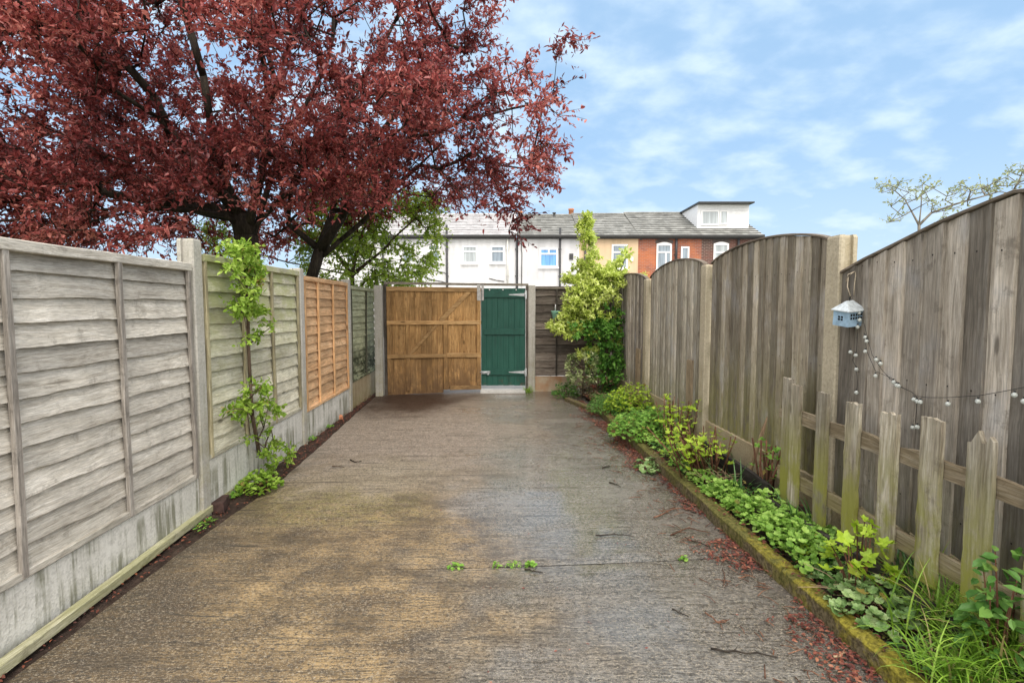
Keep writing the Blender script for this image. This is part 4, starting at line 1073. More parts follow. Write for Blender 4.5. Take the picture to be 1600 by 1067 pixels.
def dwin(px0, px1, py0, py1, bars):
    a, b = atY(px0, py0, dyf), atY(px1, py1, dyf); x0, x1, z1, z0 = a.x, b.x, a.z, b.z; fw = 0.07; y = dyf
    m = MB(); quadbox(m, x0, x1, y-0.06, y-0.016, z0, z0+fw); quadbox(m, x0, x1, y-0.06, y-0.016, z1-fw, z1); quadbox(m, x0, x0+fw, y-0.058, y-0.016, z0+fw, z1-fw); quadbox(m, x1-fw, x1, y-0.058, y-0.016, z0+fw, z1-fw)
    fr = m.build('window', M['upvc'], dm)
    m = MB(); m.add([(x0+.03, y-0.03, z0+.03), (x1-.03, y-0.03, z0+.03), (x1-.03, y-0.03, z1-.03), (x0+.03, y-0.03, z1-.03)], [[0,1,2,3]]); m.build('pane', M['glass_grey'], fr)
dwin(1095, 1123, 329, 352.5, 0); dwin(1124.5, 1137, 329, 351.5, 0)
for rf, px, py in ((r3, 812.5, 330.5), (r4, 892.5, 326.5)):
    q = atY(px, py, 30.3)
    m = MB(); m.lathe([(0.0, -0.75), (0.16, -0.75), (0.14, -0.1), (0.165, -0.08), (0.165, 0.0), (0.11, 0.0), (0.1, -0.2)], 12, tuple(q)); m.build('chimney_pot', M['terracotta'], rf)
q = atY(866, 334, 29.2); m = MB(); m.tube([(q.x, q.y, q.z - 0.5), (q.x, q.y, q.z)], 0.06, 8); m.tube([(q.x, q.y, q.z), (q.x, q.y, q.z + 0.06)], 0.1, 8); m.build('vent_pipe', M['vent'], r3)

# ================================================================== TREES
# --- purple plum tree
TB = np.array((-3.95, 7.9, -0.1))
def tp(px, py, Y): return tuple(atY(px, py, Y))
chains = [
    [tuple(TB), tp(390, 430, 7.9), tp(385, 370, 7.9), tp(375, 338, 7.9)],
    [tp(375, 338, 7.9), tp(345, 300, 7.6), tp(300, 240, 7.2), tp(240, 150, 6.8), tp(170, 60, 6.6)],
    [tp(375, 338, 7.9), tp(330, 335, 7.6), tp(270, 318, 7.2), tp(160, 300, 6.8), tp(40, 270, 6.5)],
    [tp(385, 360, 7.9), tp(400, 310, 7.8), tp(415, 240, 7.6), tp(420, 150, 7.4), tp(400, 40, 7.2)],
    [tp(388, 400, 7.9), tp(402, 350, 8.1), tp(420, 290, 8.3), tp(470, 180, 8.5), tp(520, 60, 8.6)],
    [tuple(TB), tuple(TB + np.array((0.55, 0.55, 0.1))), tp(485, 440, 8.6), tp(500, 390, 8.6), tp(450, 350, 8.4), tp(455, 290, 8.2), tp(460, 200, 8.0)],
    [tp(500, 390, 8.6), tp(535, 340, 8.4), tp(570, 275, 8.2), tp(585, 220, 8.0), tp(640, 140, 7.8), tp(700, 70, 7.6)],
    [tp(480, 435, 8.6), tp(545, 375, 8.5), tp(600, 330, 8.5)],
    [tp(570, 275, 8.2), tp(640, 215, 8.0), tp(720, 190, 7.8), tp(800, 170, 7.6)],
    [tp(455, 290, 8.2), tp(500, 200, 8.0), tp(590, 90, 7.8), tp(640, 0, 7.6)],
    [tp(375, 338, 7.9), tp(350, 280, 7.8), tp(330, 200, 7.6), tp(318, 120, 7.4), tp(298, 50, 7.2), tp(270, -40, 7.0)],
    [tp(388, 365, 7.9), tp(430, 320, 8.0), tp(485, 250, 8.1), tp(545, 160, 8.2)],
    [tp(500, 390, 8.6), tp(520, 330, 8.8), tp(532, 250, 9.0), tp(560, 140, 9.0)],
    [tp(375, 338, 7.9), tp(310, 322, 8.2), tp(240, 285, 8.4), tp(150, 240, 8.4)],
    [tp(505, 400, 8.6), tp(565, 348, 8.3), tp(625, 285, 8.0), tp(690, 225, 7.8)],
    [tp(380, 350, 7.9), tp(310, 330, 7.2), tp(230, 325, 6.8), tp(120, 330, 6.5)],
]
T = []
CX, CY = -3.95, 7.7
def hang(X): return float(np.interp(X, [-9, -6, -4.6, -3.6, -2.6, -1.8, -1.2, -0.4, 0.05, 0.9], [2.35, 2.35, 2.5, 2.75, 2.95, 3.2, 3.35, 3.25, 2.95, 3.6]))
while len(T) < 2450:
    x = CX + RNG.uniform(-5.1, 5.0); y = CY + RNG.uniform(-3.0, 3.3); z = RNG.uniform(2.3, 7.6)
    r = math.hypot((x - CX) / 4.75, (y - CY) / 3.3)
    top = 3.2 + 4.6 * math.sqrt(max(0, 1 - r * r))
    if r > 1 or z > top or z < hang(x) + 0.25 * mnoise.noise(Vector((x, y, 3))): continue
    if mnoise.noise(Vector((x * 0.9, y * 0.9, z * 0.9))) < -0.10: continue
    if x + 0.55 * (z - 5.2) > 0.45 and z > 4.6: continue
    if x < -7.5 and z > 4.5 and RNG.random() < 0.35: continue
    dpt = y * CT - (z - CH) * ST; qx = 800 + F * x / dpt; qy = 533.5 - F * (y * ST + (z - CH) * CT) / dpt
    if ((qx - 440) / 140) ** 2 + ((qy - 345) / 80) ** 2 < 1 and RNG.random() < 0.25: continue
    if (r > 0.62 or z > 5.2) and mnoise.noise(Vector((x * 1.3, y * 1.3, z * 1.3 + 7))) < -0.06: continue
    # thinner inside
    rr = max(r, (z - 2.8) / 5)
    if rr < 0.5 and RNG.random() < 0.3: continue
    if (x - CX) > 3.6 and RNG.random() < 0.45: continue
    T.append((x, y, z))
# low drooping boughs over the left fence
for _ in range(400):
    px, py = RNG.uniform(-70, 300), RNG.uniform(225, 372)
    if mnoise.noise(Vector((px * 0.02, py * 0.035, 5))) < -0.02: continue
    T.append(tp(px, py, RNG.uniform(5.7, 7.8)))
for _ in range(150): T.append(tp(RNG.uniform(290, 610), RNG.uniform(215, 325), RNG.uniform(6.2, 8.6)))
# hanging sprigs at the right
for (px, py, Y) in [(775, 300, 7.3), (788, 325, 7.3), (800, 345, 7.3), (795, 360, 7.3), (760, 270, 7.4), (742, 325, 7.4), (872, 180, 7.2), (878, 60, 7.2), (890, 68, 7.2), (870, 90, 7.3), (862, 75, 7.3), (865, 140, 7.3), (850, 160, 7.3), (845, 225, 7.3), (812, 345, 7.3), (783, 312, 7.3), (805, 330, 7.3), (770, 318, 7.4), (850, 240, 7.3), (840, 205, 7.3), (700, 280, 7.6), (820, 260, 7.3)]:
    T.append(tp(px, py, Y))
P, par, R, tips = grow(chains, T, 0.0052, 0.525, 0.5)
plum = thing('plum_tree', 'large dark red leaved plum tree behind the left fence', 'tree', tuple(TB))
plum_inv = -TB
m = MB(); branches_mesh(m, P - TB, par, R, 8, 0.34, 0.5); tw = m
m = MB()
tf = lambda p: 0.44 + 0.62 * mnoise.noise(Vector(tuple(p * 1.1))) + RNG.normal(0, 0.06)
shoots(m, tw, P - TB, tips, np.array((0, 0, 3.0)), 4, 0.34, 12, 0.066, OVAL, tf, 0.05, 0.1, 0.004, 0.75)
shoots(m, None, P - TB, tips, np.array((0, 0, 3.0)), 2, 0.34, 8, 0.085, NARROW, tf, 0.0, 0.15, 0.004, 0.75)
m.build('crown', M['plum'], plum); tw.build('trunk', M['bark'], plum)

# --- green hawthorn
HB = np.array((-3.05, 10.2, -0.1))
T = []
for _ in range(4000):
    if len(T) > 480: break
    px = RNG.uniform(470, 690); py = RNG.uniform(255, 455); Y = RNG.uniform(9.5, 11.0)
    u = (px - 570) / 118; v = (py - 365) / 100
    if px > 600 and py > 445 - 0.0: continue
    if u * u + v * v > 1 or (u > 0.2 and v < -0.55): continue
    if mnoise.noise(Vector((px * 0.02, py * 0.02, Y))) < -0.15: continue
    T.append(tp(px, py, Y))
for (px, py) in [(612, 455), (608, 470), (640, 455), (632, 475), (655, 440), (685, 365), (690, 330), (660, 320), (640, 300)]: T.append(tp(px, py, 9.6))
for _ in range(26): T.append(tp(RNG.uniform(318, 372), RNG.uniform(345, 400), RNG.uniform(9.6, 10.4)))
P, par, R, tips = grow([[tuple(HB), tp(550, 430, 10.2), tp(560, 380, 10.2), tp(580, 330, 10.2)], [tp(550, 430, 10.2), tp(600, 390, 10.0), tp(640, 350, 9.8)], [tp(550, 430, 10.2), tp(510, 380, 10.4), tp(500, 330, 10.5)], [tp(550, 430, 10.2), tp(450, 410, 10.3), tp(360, 390, 10.2)]], T, 0.004, 0.48, 0.3)
haw = thing('hawthorn_tree', 'small bright green tree behind the corner of the left fence and the gate', 'tree', tuple(HB))
m = MB(); branches_mesh(m, P - HB, par, R, 7, 0.11); tw = m
m = MB()
tf2 = lambda p: 0.5 + 0.4 * mnoise.noise(Vector(tuple(p * 1.7))) + RNG.normal(0, 0.08)
shoots(m, tw, P - HB, tips, np.array((0.6, 0, 2.6)), 5, 0.30, 10, 0.060, OVAL, tf2, 0.0, 0.15, 0.0035, 0.9)
m.build('crown', M['hawthorn'], haw); tw.build('trunk', M['bark_brown'], haw)

# --- sparse pale tree beyond the right fence
BB = np.array((atY(1437, 360, 15).x, 15.0, -0.1))
T = []
for (px, py) in [(1372,298),(1385,290),(1400,296),(1410,286),(1395,322),(1388,344),(1412,318),(1420,300),(1432,310),(1440,288),(1445,300),(1452,318),(1460,296),(1462,330),(1475,312),(1480,325),(1490,305),(1497,292),(1505,312),(1515,298),(1522,306),(1532,292),(1540,300),(1550,286),(1560,296),(1570,278),(1580,270),(1590,290),(1598,262),(1600,275),(1545,310),(1510,325),(1470,345),(1410,340),(1610,285),(1620,270),(1640,300),(1640,275),(1580,300),(1660,290)]:
    for _ in range(2): T.append(tp(px + RNG.uniform(-6, 6), py + RNG.uniform(-5, 5), 15 + RNG.uniform(-0.8, 0.8)))
for px in (1560, 1600, 1640, 1680, 1720):
    for _ in range(5): T.append(tp(px + RNG.uniform(-20, 20), RNG.uniform(285, 330), 15 + RNG.uniform(-0.8, 0.8)))
P, par, R, tips = grow([[tuple(BB), tp(1437, 400, 15), tp(1436, 352, 15)], [tp(1436, 352, 15), tp(1424, 330, 15), tp(1414, 312, 15)], [tp(1436, 352, 15), tp(1439, 325, 15), tp(1440, 305, 15)], [tp(1436, 352, 15), tp(1455, 333, 15), tp(1490, 320, 14.8), tp(1560, 300, 14.6)], [tp(1437, 400, 15), tp(1540, 345, 14.8), tp(1620, 305, 14.8)]], T, 0.009, 0.42, 0.3)
bt = thing('birch_tree', 'sparse pale leaved tree rising beyond the right fence', 'tree', tuple(BB))
m = MB(); branches_mesh(m, P - BB, par, R, 6, 0.09); tw = m
m = MB(); shoots(m, tw, P - BB, tips, np.array((0, 0, 3.0)), 3, 0.30, 5, 0.085, OVAL, lambda p: 0.5, 0.1, 0.0, 0.005)
m.build('crown', M['birch'], bt); tw.build('trunk', M['bark_pale'], bt)

# ================================================================== SHRUBS
def shrub(name, label, cat, base, chains, T, tip_r, leaf, lsize, nsh, slen, nleaf, tmpl, bark, tone, rmax=0.04, center=None, spread=0.9, up=0.1, exp=0.45):
    B = np.array(base, float)
    P, par, R, tips = grow(chains, T, tip_r, exp, 0.3)
    root = thing(name, label, cat, tuple(B))
    m = MB(); branches_mesh(m, P - B, par, R, 7, rmax); m.build('stem', M[bark], root)
    m = MB(); c = np.array(center if center is not None else (0, 0, 0.4))
    shoots(m, None, P - B, tips, c, nsh, slen, nleaf, lsize, tmpl, tone, up, 0.0, 0.003, spread)
    m.build('foliage', M[leaf], root)
    return root
def lp_(px, py, off=0.10): return tuple(onp(px, py, LA + off, LB))
# slim shrub on the left fence
b0 = ground(409, 727); b0.z = -0.03
T = []
def fill(px, py, rx_, ry_, n, off=(0.05, 0.30)):
    for _ in range(n):
        a = RNG.uniform(0, 2 * math.pi); r = math.sqrt(RNG.uniform(0, 1))
        T.append(lp_(px + rx_ * r * math.cos(a), py + ry_ * r * math.sin(a), RNG.uniform(*off)))
fill(383, 425, 25, 38, 34); fill(366, 395, 14, 12, 6); fill(380, 475, 20, 24, 12); fill(402, 480, 22, 12, 5); fill(396, 612, 24, 28, 13); fill(375, 640, 16, 16, 5); fill(405, 520, 30, 12, 4); fill(418, 640, 18, 14, 6); fill(425, 705, 30, 18, 9); fill(410, 680, 25, 15, 4)
shrub('slim_shrub', 'slim bright green leafy shrub growing up the greenish left fence panel', 'shrub', tuple(b0),
      [[tuple(b0), lp_(402, 690), lp_(394, 650), lp_(391, 600), lp_(388, 540), lp_(387, 470), lp_(383, 420), lp_(378, 395)], [lp_(402, 690), lp_(412, 668), lp_(418, 640)], [tuple(b0), lp_(416, 690, 0.14), lp_(424, 672, 0.16)]],
      T, 0.0035, 'privet', 0.042, 5, 0.09, 7, OVAL, 'bark_brown', lambda p: 0.5 + RNG.normal(0, 0.15), 0.032, (0.0, 0, 1.0))

# golden shrub in the corner
def gp(px, py, Y=8.55): return tuple(atY(px, py, Y))
gb0 = atY(945, 600, 8.55); gb0.z = 0.05
T = []
def arm(pts, w, n, dy=0.22):
    for _ in range(n):
        k = RNG.uniform(0, len(pts) - 1); i = min(int(k), len(pts) - 2); f = k - i
        px = pts[i][0] + (pts[i+1][0] - pts[i][0]) * f; py = pts[i][1] + (pts[i+1][1] - pts[i][1]) * f
        T.append(gp(px + RNG.normal(0, w), py + RNG.normal(0, w), 8.5 + RNG.uniform(-dy, dy)))
arm([(917, 350), (921, 385), (926, 420), (935, 450)], 6, 60); arm([(904, 347), (916, 372)], 3, 7, .05); arm([(917, 340), (920, 362)], 2.5, 9, .05)
arm([(876, 437), (900, 440), (925, 452)], 4.5, 28); arm([(903, 410), (915, 425), (930, 445)], 5, 22); arm([(980, 396), (962, 415), (948, 438)], 4, 26, .12)
arm([(1000, 437), (986, 465), (976, 495)], 4, 34, .1); arm([(968, 425), (978, 455)], 7, 26); arm([(955, 430), (925, 450), (905, 470)], 10, 40, .3)
arm([(940, 440), (935, 470), (930, 500)], 18, 105, 0.35); arm([(905, 455), (898, 480), (890, 500)], 11, 50, .3); arm([(866, 512), (890, 508), (915, 495)], 5, 28); arm([(885, 520), (905, 510)], 8, 16)
arm([(994, 500), (978, 515), (962, 530)], 6, 30, .1); arm([(915, 545), (935, 555), (955, 545)], 8, 26, .15); arm([(868, 516), (880, 505), (900, 520)], 6, 26, .15)
shrub('golden_shrub', 'tall golden yellow variegated shrub in the back right corner', 'shrub', tuple(gb0),
      [[tuple(gb0), gp(942, 560), gp(935, 500), gp(930, 450), gp(922, 400), gp(918, 355)], [gp(935, 500), gp(905, 470), gp(880, 440)], [gp(935, 500), gp(960, 450), gp(978, 400)], [gp(942, 560), gp(900, 510)]],
      T, 0.003, 'golden', 0.052, 6, 0.10, 9, OVAL, 'bark_brown', lambda p: 0.52 + 0.25 * mnoise.noise(Vector(tuple(p * 4))) + RNG.normal(0, 0.1), 0.03, (0, 0, 0.9))
# dark green climber below it
T = []; arm([(945, 490), (950, 520), (948, 560), (955, 590)], 14, 110, 0.16); arm([(905, 520), (930, 515), (965, 500)], 8, 34, .14)
T = [(a, b - 0.22, c) for a, b, c in T]
cb = atY(952, 600, 8.4); cb.z = 0.05
shrub('green_climber', 'deep green leafy climber under the golden shrub', 'shrub', tuple(cb), [[tuple(cb), gp(950, 560, 8.35), gp(945, 510, 8.35)]], T, 0.003, 'deep', 0.06, 4, 0.10, 6, OVAL, 'bark_brown', lambda p: 0.5 + RNG.normal(0, 0.18), 0.02, (0, 0.1, 0.6))
# round variegated bush
T = []; c = atY(911, 574, 8.25)
for _ in range(70):
    d = rand_dirs(1)[0]; T.append((c.x + d[0]*0.24, c.y + d[1]*0.2, c.z + d[2]*0.25))
vb = Vector((c.x, c.y, 0.05))
shrub('round_bush', 'rounded cream and green variegated bush at the foot of the golden shrub', 'bush', tuple(vb), [[tuple(vb), tuple(c)]], T, 0.003, 'varieg', 0.042, 4, 0.06, 6, OVAL, 'bark_brown', lambda p: 0.55 + RNG.normal(0, 0.25), 0.015, (0, 0, c.z - 0.05))

# ================================================================== BED PLANTS
def bedp(px, py):
    q = ground(px, py, 0.10); return Vector((q.x, q.y, bed_z(q.x, q.y) - 0.005)) if kerb_x(q.y) < q.x < rx(q.y) else Vector((q.x, q.y, 0.0))
def clump(name, label, cat, base, rxy, h, n, lsize, tmpl, mat, stem='cane', nst=14, tone=0.5, tsd=0.17, flat=0.5, sr=0.003, group=None, lean=(0,0), hollow=0.0):
    root = thing(name, label, cat, tuple(base), 0, group)
    a = RNG.uniform(0, 2*math.pi, n); r = np.sqrt(RNG.uniform(hollow, 1, n)); x = rxy[0]*r*np.cos(a); y = rxy[1]*r*np.sin(a)
    z = h * (1 - 0.65 * r**2) * RNG.uniform(1 - flat, 1.0, n)
    x = x + lean[0] * z; y = y + lean[1] * z
    Hd = np.stack([x / max(rxy) + RNG.normal(0, 0.5, n), y / max(rxy) + RNG.normal(0, 0.5, n) - 0.2, RNG.normal(-0.12, 0.22, n)], 1)
    Nn = np.stack([RNG.normal(0, 0.48, n), RNG.normal(-0.15, 0.48, n), np.ones(n)], 1)
    hi = z / max(h, 1e-3)
    m = MB(); m.scatter(tmpl, np.stack([x, y, z], 1) - 0.4 * lsize * Hd / np.linalg.norm(Hd, axis=1, keepdims=True), Hd, Nn, lsize * RNG.uniform(0.6, 1.2, n), np.clip(tone + RNG.normal(0, tsd, n), 0, 1))
    m.build('foliage', M[mat], root)
    if nst:
        m = MB(); idx = RNG.choice(n, min(nst, n), replace=False)
        for i in idx:
            bx, by = x[i]*0.25 + RNG.normal(0, 0.01), y[i]*0.25 + RNG.normal(0, 0.01)
            m.tube([(bx, by, -0.02), ((bx + x[i])/2 + RNG.normal(0, 0.008), (by + y[i])/2, z[i]*0.6), (x[i], y[i], z[i])], [sr, sr*0.85, sr*0.5], 5, RNG.random())
        m.build('stem', M[stem], root)
    return root
C = clump
C('low_bush', 'low mid green bush beside the orange stained gravel board', 'bush', bedp(884, 612), (0.24, 0.2), 0.30, 330, 0.06, PALM, 'mid', 'cane', 8, 0.5, 0.2, 0.8)
C('silver_plant', 'low silvery small leaved plant at the corner of the flower bed', 'plant', bedp(918, 612), (0.30, 0.2), 0.22, 420, 0.038, OVAL, 'silver', 'straw', 8, 0.5, 0.25, 0.9)
C('lime_plant', 'small upright lime green plant under the golden shrub', 'plant', bedp(985, 600), (0.16, 0.14), 0.36, 120, 0.06, PALM, 'lime', 'cane', 6, 0.4, 0.2, 0.9)
C('feathery_plant', 'feathery green plant at the far end of the kerb', 'plant', bedp(952, 640), (0.30, 0.34), 0.27, 1100, 0.05, NARROW, 'mid', 'cane', 10, 0.65, 0.2, 0.9)
C('columbine', 'lime green columbine mound in the middle of the far bed', 'plant', bedp(990, 642), (0.40, 0.36), 0.40, 900, 0.052, PALM, 'lime', 'cane', 12, 0.45, 0.2, 0.8)
C('columbine', 'fresh green columbine mound behind the feathery plant', 'plant', bedp(1008, 622), (0.32, 0.30), 0.42, 600, 0.052, PALM, 'fresh', 'cane', 10, 0.4, 0.2, 0.8)
C('columbine', 'mid green columbine mound hanging over the kerb', 'plant', bedp(1010, 678), (0.42, 0.42), 0.34, 1100, 0.054, PALM, 'fresh', 'cane', 12, 0.42, 0.2, 0.8)
C('cranesbill', 'small pale cranesbill by the kerb in front of the columbines', 'plant', bedp(1020, 715), (0.17, 0.2), 0.10, 90, 0.065, ROUND, 'greygreen', 'cane', 6, 0.6, 0.2, 0.7)
# cane shrubs
def canes(label, base, n, h, spread, leafn, lsize, lean=(0, 0), mat='lime', seed=0, tmpl=PALM, thick=0.006):
    rs = np.random.default_rng(seed); root = thing('cane_shrub', label, 'cane shrub', tuple(base))
    m = MB(); tips = []; dead = []
    for i in range(n):
        b = rs.normal(0, spread * 0.35, 2); hh = h * rs.uniform(0.5, 1.08); e = b * 1.6 + rs.normal(0, spread * 0.4, 2) + np.array(lean) * hh
        mid = (b * 0.5 + e * 0.5) + rs.normal(0, 0.012, 2)
        m.tube([(b[0], b[1], -0.03), (mid[0], mid[1], hh * 0.5), (e[0], e[1], hh)], [thick, thick * 0.85, thick * 0.7], 6, rs.random())
        tips.append((b, mid, e, hh))
    m.build('cane', M['cane'], root)
    PP=[];HH=[];NN=[];SS=[];TT=[]
    for _ in range(leafn):
        b, mid, e, hh = tips[rs.integers(len(tips))]; f = rs.uniform(0.45, 1.05) ** 0.6
        p = np.array((mid[0] + (e[0]-mid[0]) * (2*f-1), mid[1] + (e[1]-mid[1]) * (2*f-1), hh * f)) + rs.normal(0, 0.03, 3)
        a = rs.uniform(0, 6.28); PP.append(p); HH.append((math.cos(a), math.sin(a) - 0.2, rs.normal(0.0, 0.35))); NN.append((rs.normal(0, .35), rs.normal(-0.2, .35), 1)); SS.append(lsize * rs.uniform(0.5, 1.2)); TT.append(np.clip(rs.normal(0.5, 0.2), 0, 1))
    m = MB(); m.scatter(tmpl, PP, HH, NN, SS, TT); m.build('foliage', M[mat], root)
    return root
canes('tall thin cane shrub with lime leaf tips in front of the short rough plank', bedp(1052, 690), 22, 0.50, 0.17, 110, 0.07, (0, 0), 'lime', 3)
canes('broad lime leaved cane shrub spilling toward the kerb', bedp(1100, 740), 60, 0.42, 0.23, 210, 0.07, (-0.3, -0.1), 'lime', 5)
canes('lime tipped cane shrub against the pale fence post', bedp(1122, 705), 18, 0.56, 0.12, 80, 0.072, (0.05, 0), 'lime', 8)
canes('bare cut canes with one tuft of leaves beside the leaning stake', bedp(1192, 775), 13, 0.42, 0.09, 34, 0.07, (0, 0), 'fresh', 10, PALM, 0.008)
canes('short cut cane stumps by the first picket', bedp(1215, 770), 4, 0.27, 0.06, 3, 0.05, (0.05, 0), 'fresh', 14, PALM, 0.009)
# lemon balm carpet
PPs = []
m = MB(); PP=[];HH=[];NN=[];SS=[];TT=[]
def carpet(px0, py0, px1, py1, w, n, h, ls):
    a, b = bedp(px0, py0), bedp(px1, py1)
    for _ in range(n):
        f = RNG.random(); q = a.lerp(b, f); x = q.x + RNG.normal(0, w); y = q.y + RNG.normal(0, w * 0.8)
        x = max(x, kerb_x(y) + 0.075 + RNG.uniform(0, 0.04))
        zb = bed_z(x, y)
        d = max(0, 1 - (abs(x - q.x) / (2.2 * w)) ** 2)
        z = zb + h * d * RNG.uniform(0.45, 1.0) * (0.8 + 0.5 * mnoise.noise(Vector((x * 6, y * 6, 0))))
        an = RNG.uniform(0, 6.28)
        PP.append((x, y, z)); HH.append((math.cos(an), math.sin(an), RNG.normal(-0.1, 0.25))); NN.append((RNG.normal(0, .5), RNG.normal(-.2, .5), 1)); SS.append(ls * RNG.uniform(0.45, 1.25)); TT.append(np.clip(RNG.normal(0.66, 0.2) + 0.25 * mnoise.noise(Vector((x * 5, y * 5, 2))), 0, 1))
carpet(1112, 768, 1185, 812, 0.075, 620, 0.17, 0.042)
carpet(1190, 812, 1285, 885, 0.10, 1000, 0.20, 0.044)
carpet(1235, 825, 1300, 875, 0.08, 300, 0.17, 0.044)
carpet(1040, 706, 1108, 768, 0.07, 420, 0.13, 0.04)
carpet(955, 655, 1035, 702, 0.07, 420, 0.12, 0.042)
m.scatter(ROUND, PP, HH, NN, SS, TT)
tag(m.build('ground_cover', M['balm']), 'carpet of fresh green round leaves along the kerb', 'ground cover', None, 'stuff')
C('maple_seedling', 'yellow lime lobed leaf seedling at the end of the green leaf carpet', 'plant', bedp(1283, 875), (0.10, 0.07), 0.13, 9, 0.10, PALM, 'lime', 'cane', 6, 0.75, 0.12, 0.3)
C('tiny_herb', 'tiny dark ferny herb behind the heart of the cranesbill', 'plant', bedp(1320, 895), (0.20, 0.12), 0.10, 330, 0.026, OVAL, 'mid', 'cane', 8, 0.5, 0.2, 0.9)
# low mixed undergrowth over the bed soil
m = MB(); PP=[];HH=[];NN=[];SS=[];TT=[]
while len(PP) < 3600:
    y = RNG.uniform(1.7, 8.6) ; t = RNG.random(); x = kerb_x(y) + 0.085 + (rx(y) - 0.05 - kerb_x(y) - 0.085) * t
    dn = mnoise.noise(Vector((x * 3.1, y * 2.3, 8)))
    if dn < -0.05 + 0.25 * t - (0.25 if y > 4.2 else 0): continue
    an = RNG.uniform(0, 6.28); PP.append((x, y, bed_z(x, y) + RNG.uniform(0.0, 0.07 + 0.06 * max(0, dn)))); HH.append((math.cos(an), math.sin(an), RNG.normal(0.1, 0.3))); NN.append((RNG.normal(0, .5), RNG.normal(-.2, .5), 1)); SS.append(RNG.uniform(0.018, 0.045)); TT.append(np.clip(RNG.normal(0.5, 0.25), 0, 1))
m.scatter(OVAL, PP, HH, NN, SS, TT)
tag(m.build('undergrowth', M['mid']), 'low mixed green undergrowth between the plants of the bed', 'undergrowth', None, 'stuff')
m = MB(); PP=[];HH=[];NN=[];SS=[];TT=[]
for _ in range(2200):
    y = RNG.uniform(1.6, 8.6); x = kerb_x(y) + 0.02 + (rx(y) - kerb_x(y) - 0.05) * RNG.random() ** 1.3
    an = RNG.uniform(0, 6.28); PP.append((x, y, (bed_z(x, y) if x > kerb_x(y) + 0.09 else 0.095) + 0.012)); HH.append((math.cos(an), math.sin(an), RNG.normal(0, 0.2))); NN.append((RNG.normal(0, .3), RNG.normal(0, .3), 1)); SS.append(RNG.uniform(0.012, 0.032)); TT.append(RNG.random())
for _ in range(900):
    y = RNG.uniform(1.9, 9.0); x = lx(y) + 0.03 + (drive_lx(y) - lx(y) - 0.03) * RNG.random()
    an = RNG.uniform(0, 6.28); PP.append((x, y, 0.004 + RNG.uniform(0, 0.012))); HH.append((math.cos(an), math.sin(an), RNG.normal(0, 0.2))); NN.append((RNG.normal(0, .3), RNG.normal(0, .3), 1)); SS.append(RNG.uniform(0.010, 0.028)); TT.append(RNG.random())
m.scatter(OVAL, PP, HH, NN, SS, TT)
tag(m.build('bed_litter', M['rust']), 'dead brown leaves lying on the bare soil at both edges', 'leaf litter', None, 'stuff')
# raspberry sprig by the pickets
rb = Vector((1.665, 2.44, 0.11))
root = C('bramble_sprig', 'bramble sprig with toothed lime leaves in front of the fourth picket', 'plant', rb, (0.14, 0.17), 0.42, 52, 0.085, PALM, 'lime', 'cane', 16, 0.38, 0.15, 0.35, 0.004)
C('cranesbill', 'broad grey green cranesbill clump with scalloped leaves near the front kerb', 'plant', bedp(1372, 952), (0.20, 0.20), 0.17, 230, 0.058, ROUND, 'greygreen', 'cane', 20, 0.55, 0.2, 0.6)
C('cranesbill', 'small fresh cranesbill just beyond the broad grey green one', 'plant', bedp(1300, 900), (0.14, 0.12), 0.09, 75, 0.05, ROUND, 'greygreen', 'cane', 8, 0.45, 0.2, 0.6)
q = bedp(1332, 925); m = MB(); v = []
for i in range(9):
    t = i / 8; 
    for j in range(4):
        s = (j / 3 - 0.5) * 0.05 * math.sin(math.pi * min(0.98, t + 0.03)) ** 0.6
        v.append((t * 0.11 - 0.05, s, 0.14 + abs(s) * 1.2 + 0.015 * math.sin(t * 4)))
m.add(v, [[i*4+j, (i+1)*4+j, (i+1)*4+j+1, i*4+j+1] for i in range(8) for j in range(3)], 0.6, True)
o = m.build('dead_leaf', M['deadleaf']); o.location = (q.x, q.y, q.z - 0.01); o.rotation_euler = (0.1, 0.05, 0.2); tag(o, 'curled rust brown dead leaf lying on the grey green cranesbill', 'leaf')

# grasses
def grass(name, label, cat, base, n, L, w, spread, mat, bend=1.0, dirb=(0, 0), tone=0.5, seed=0, tsd=0.2):
    rs = np.random.default_rng(seed); root = thing(name, label, cat, tuple(base)); m = MB(); k = 7
    for i in range(n):
        a = rs.uniform(0, 6.28); d = np.array((math.cos(a) + dirb[0], math.sin(a) + dirb[1])); d /= (np.linalg.norm(d) + 1e-6)
        l = L * rs.uniform(0.55, 1.15); b = rs.normal(0, spread, 2); c = bend * rs.uniform(0.4, 1.3); th = rs.uniform(0.05, 0.5)
        p = np.array((b[0], b[1], -0.01)); pts = [p]; ang = math.pi/2 - th
        for s in range(k):
            ang -= c * 1.9 / k * (0.4 + s / k); p = p + np.array((d[0]*math.cos(ang), d[1]*math.cos(ang), math.sin(ang))) * l / k; pts.append(p)
        sd = np.array((-d[1], d[0], 0)) ; v = []
        for s, q in enumerate(pts):
            ww = w * rs.uniform(0.95, 1.05) * (1 - (s / k) ** 2.2) * (0.6 + 0.4 * min(1, s / 2)) / 2 + 0.0004
            v += [q - sd * ww, q + np.array((0, 0, -ww * 0.4)), q + sd * ww]
        f = [];
        for s in range(k): f += [[3*s, 3*s+1, 3*s+4, 3*s+3], [3*s+1, 3*s+2, 3*s+5, 3*s+4]]
        m.add(v, f, float(np.clip(rs.normal(tone, tsd), 0, 1)), True)
    m.build('blades', M[mat], root)
    return root
grass('grass_clump', 'big bright arching grass clump in the near right corner of the bed', 'grass clump', bedp(1595, 1062), 760, 0.36, 0.0075, 0.11, 'grass', 1.15, (-0.1, -0.1), 0.5, 1, 0.26)
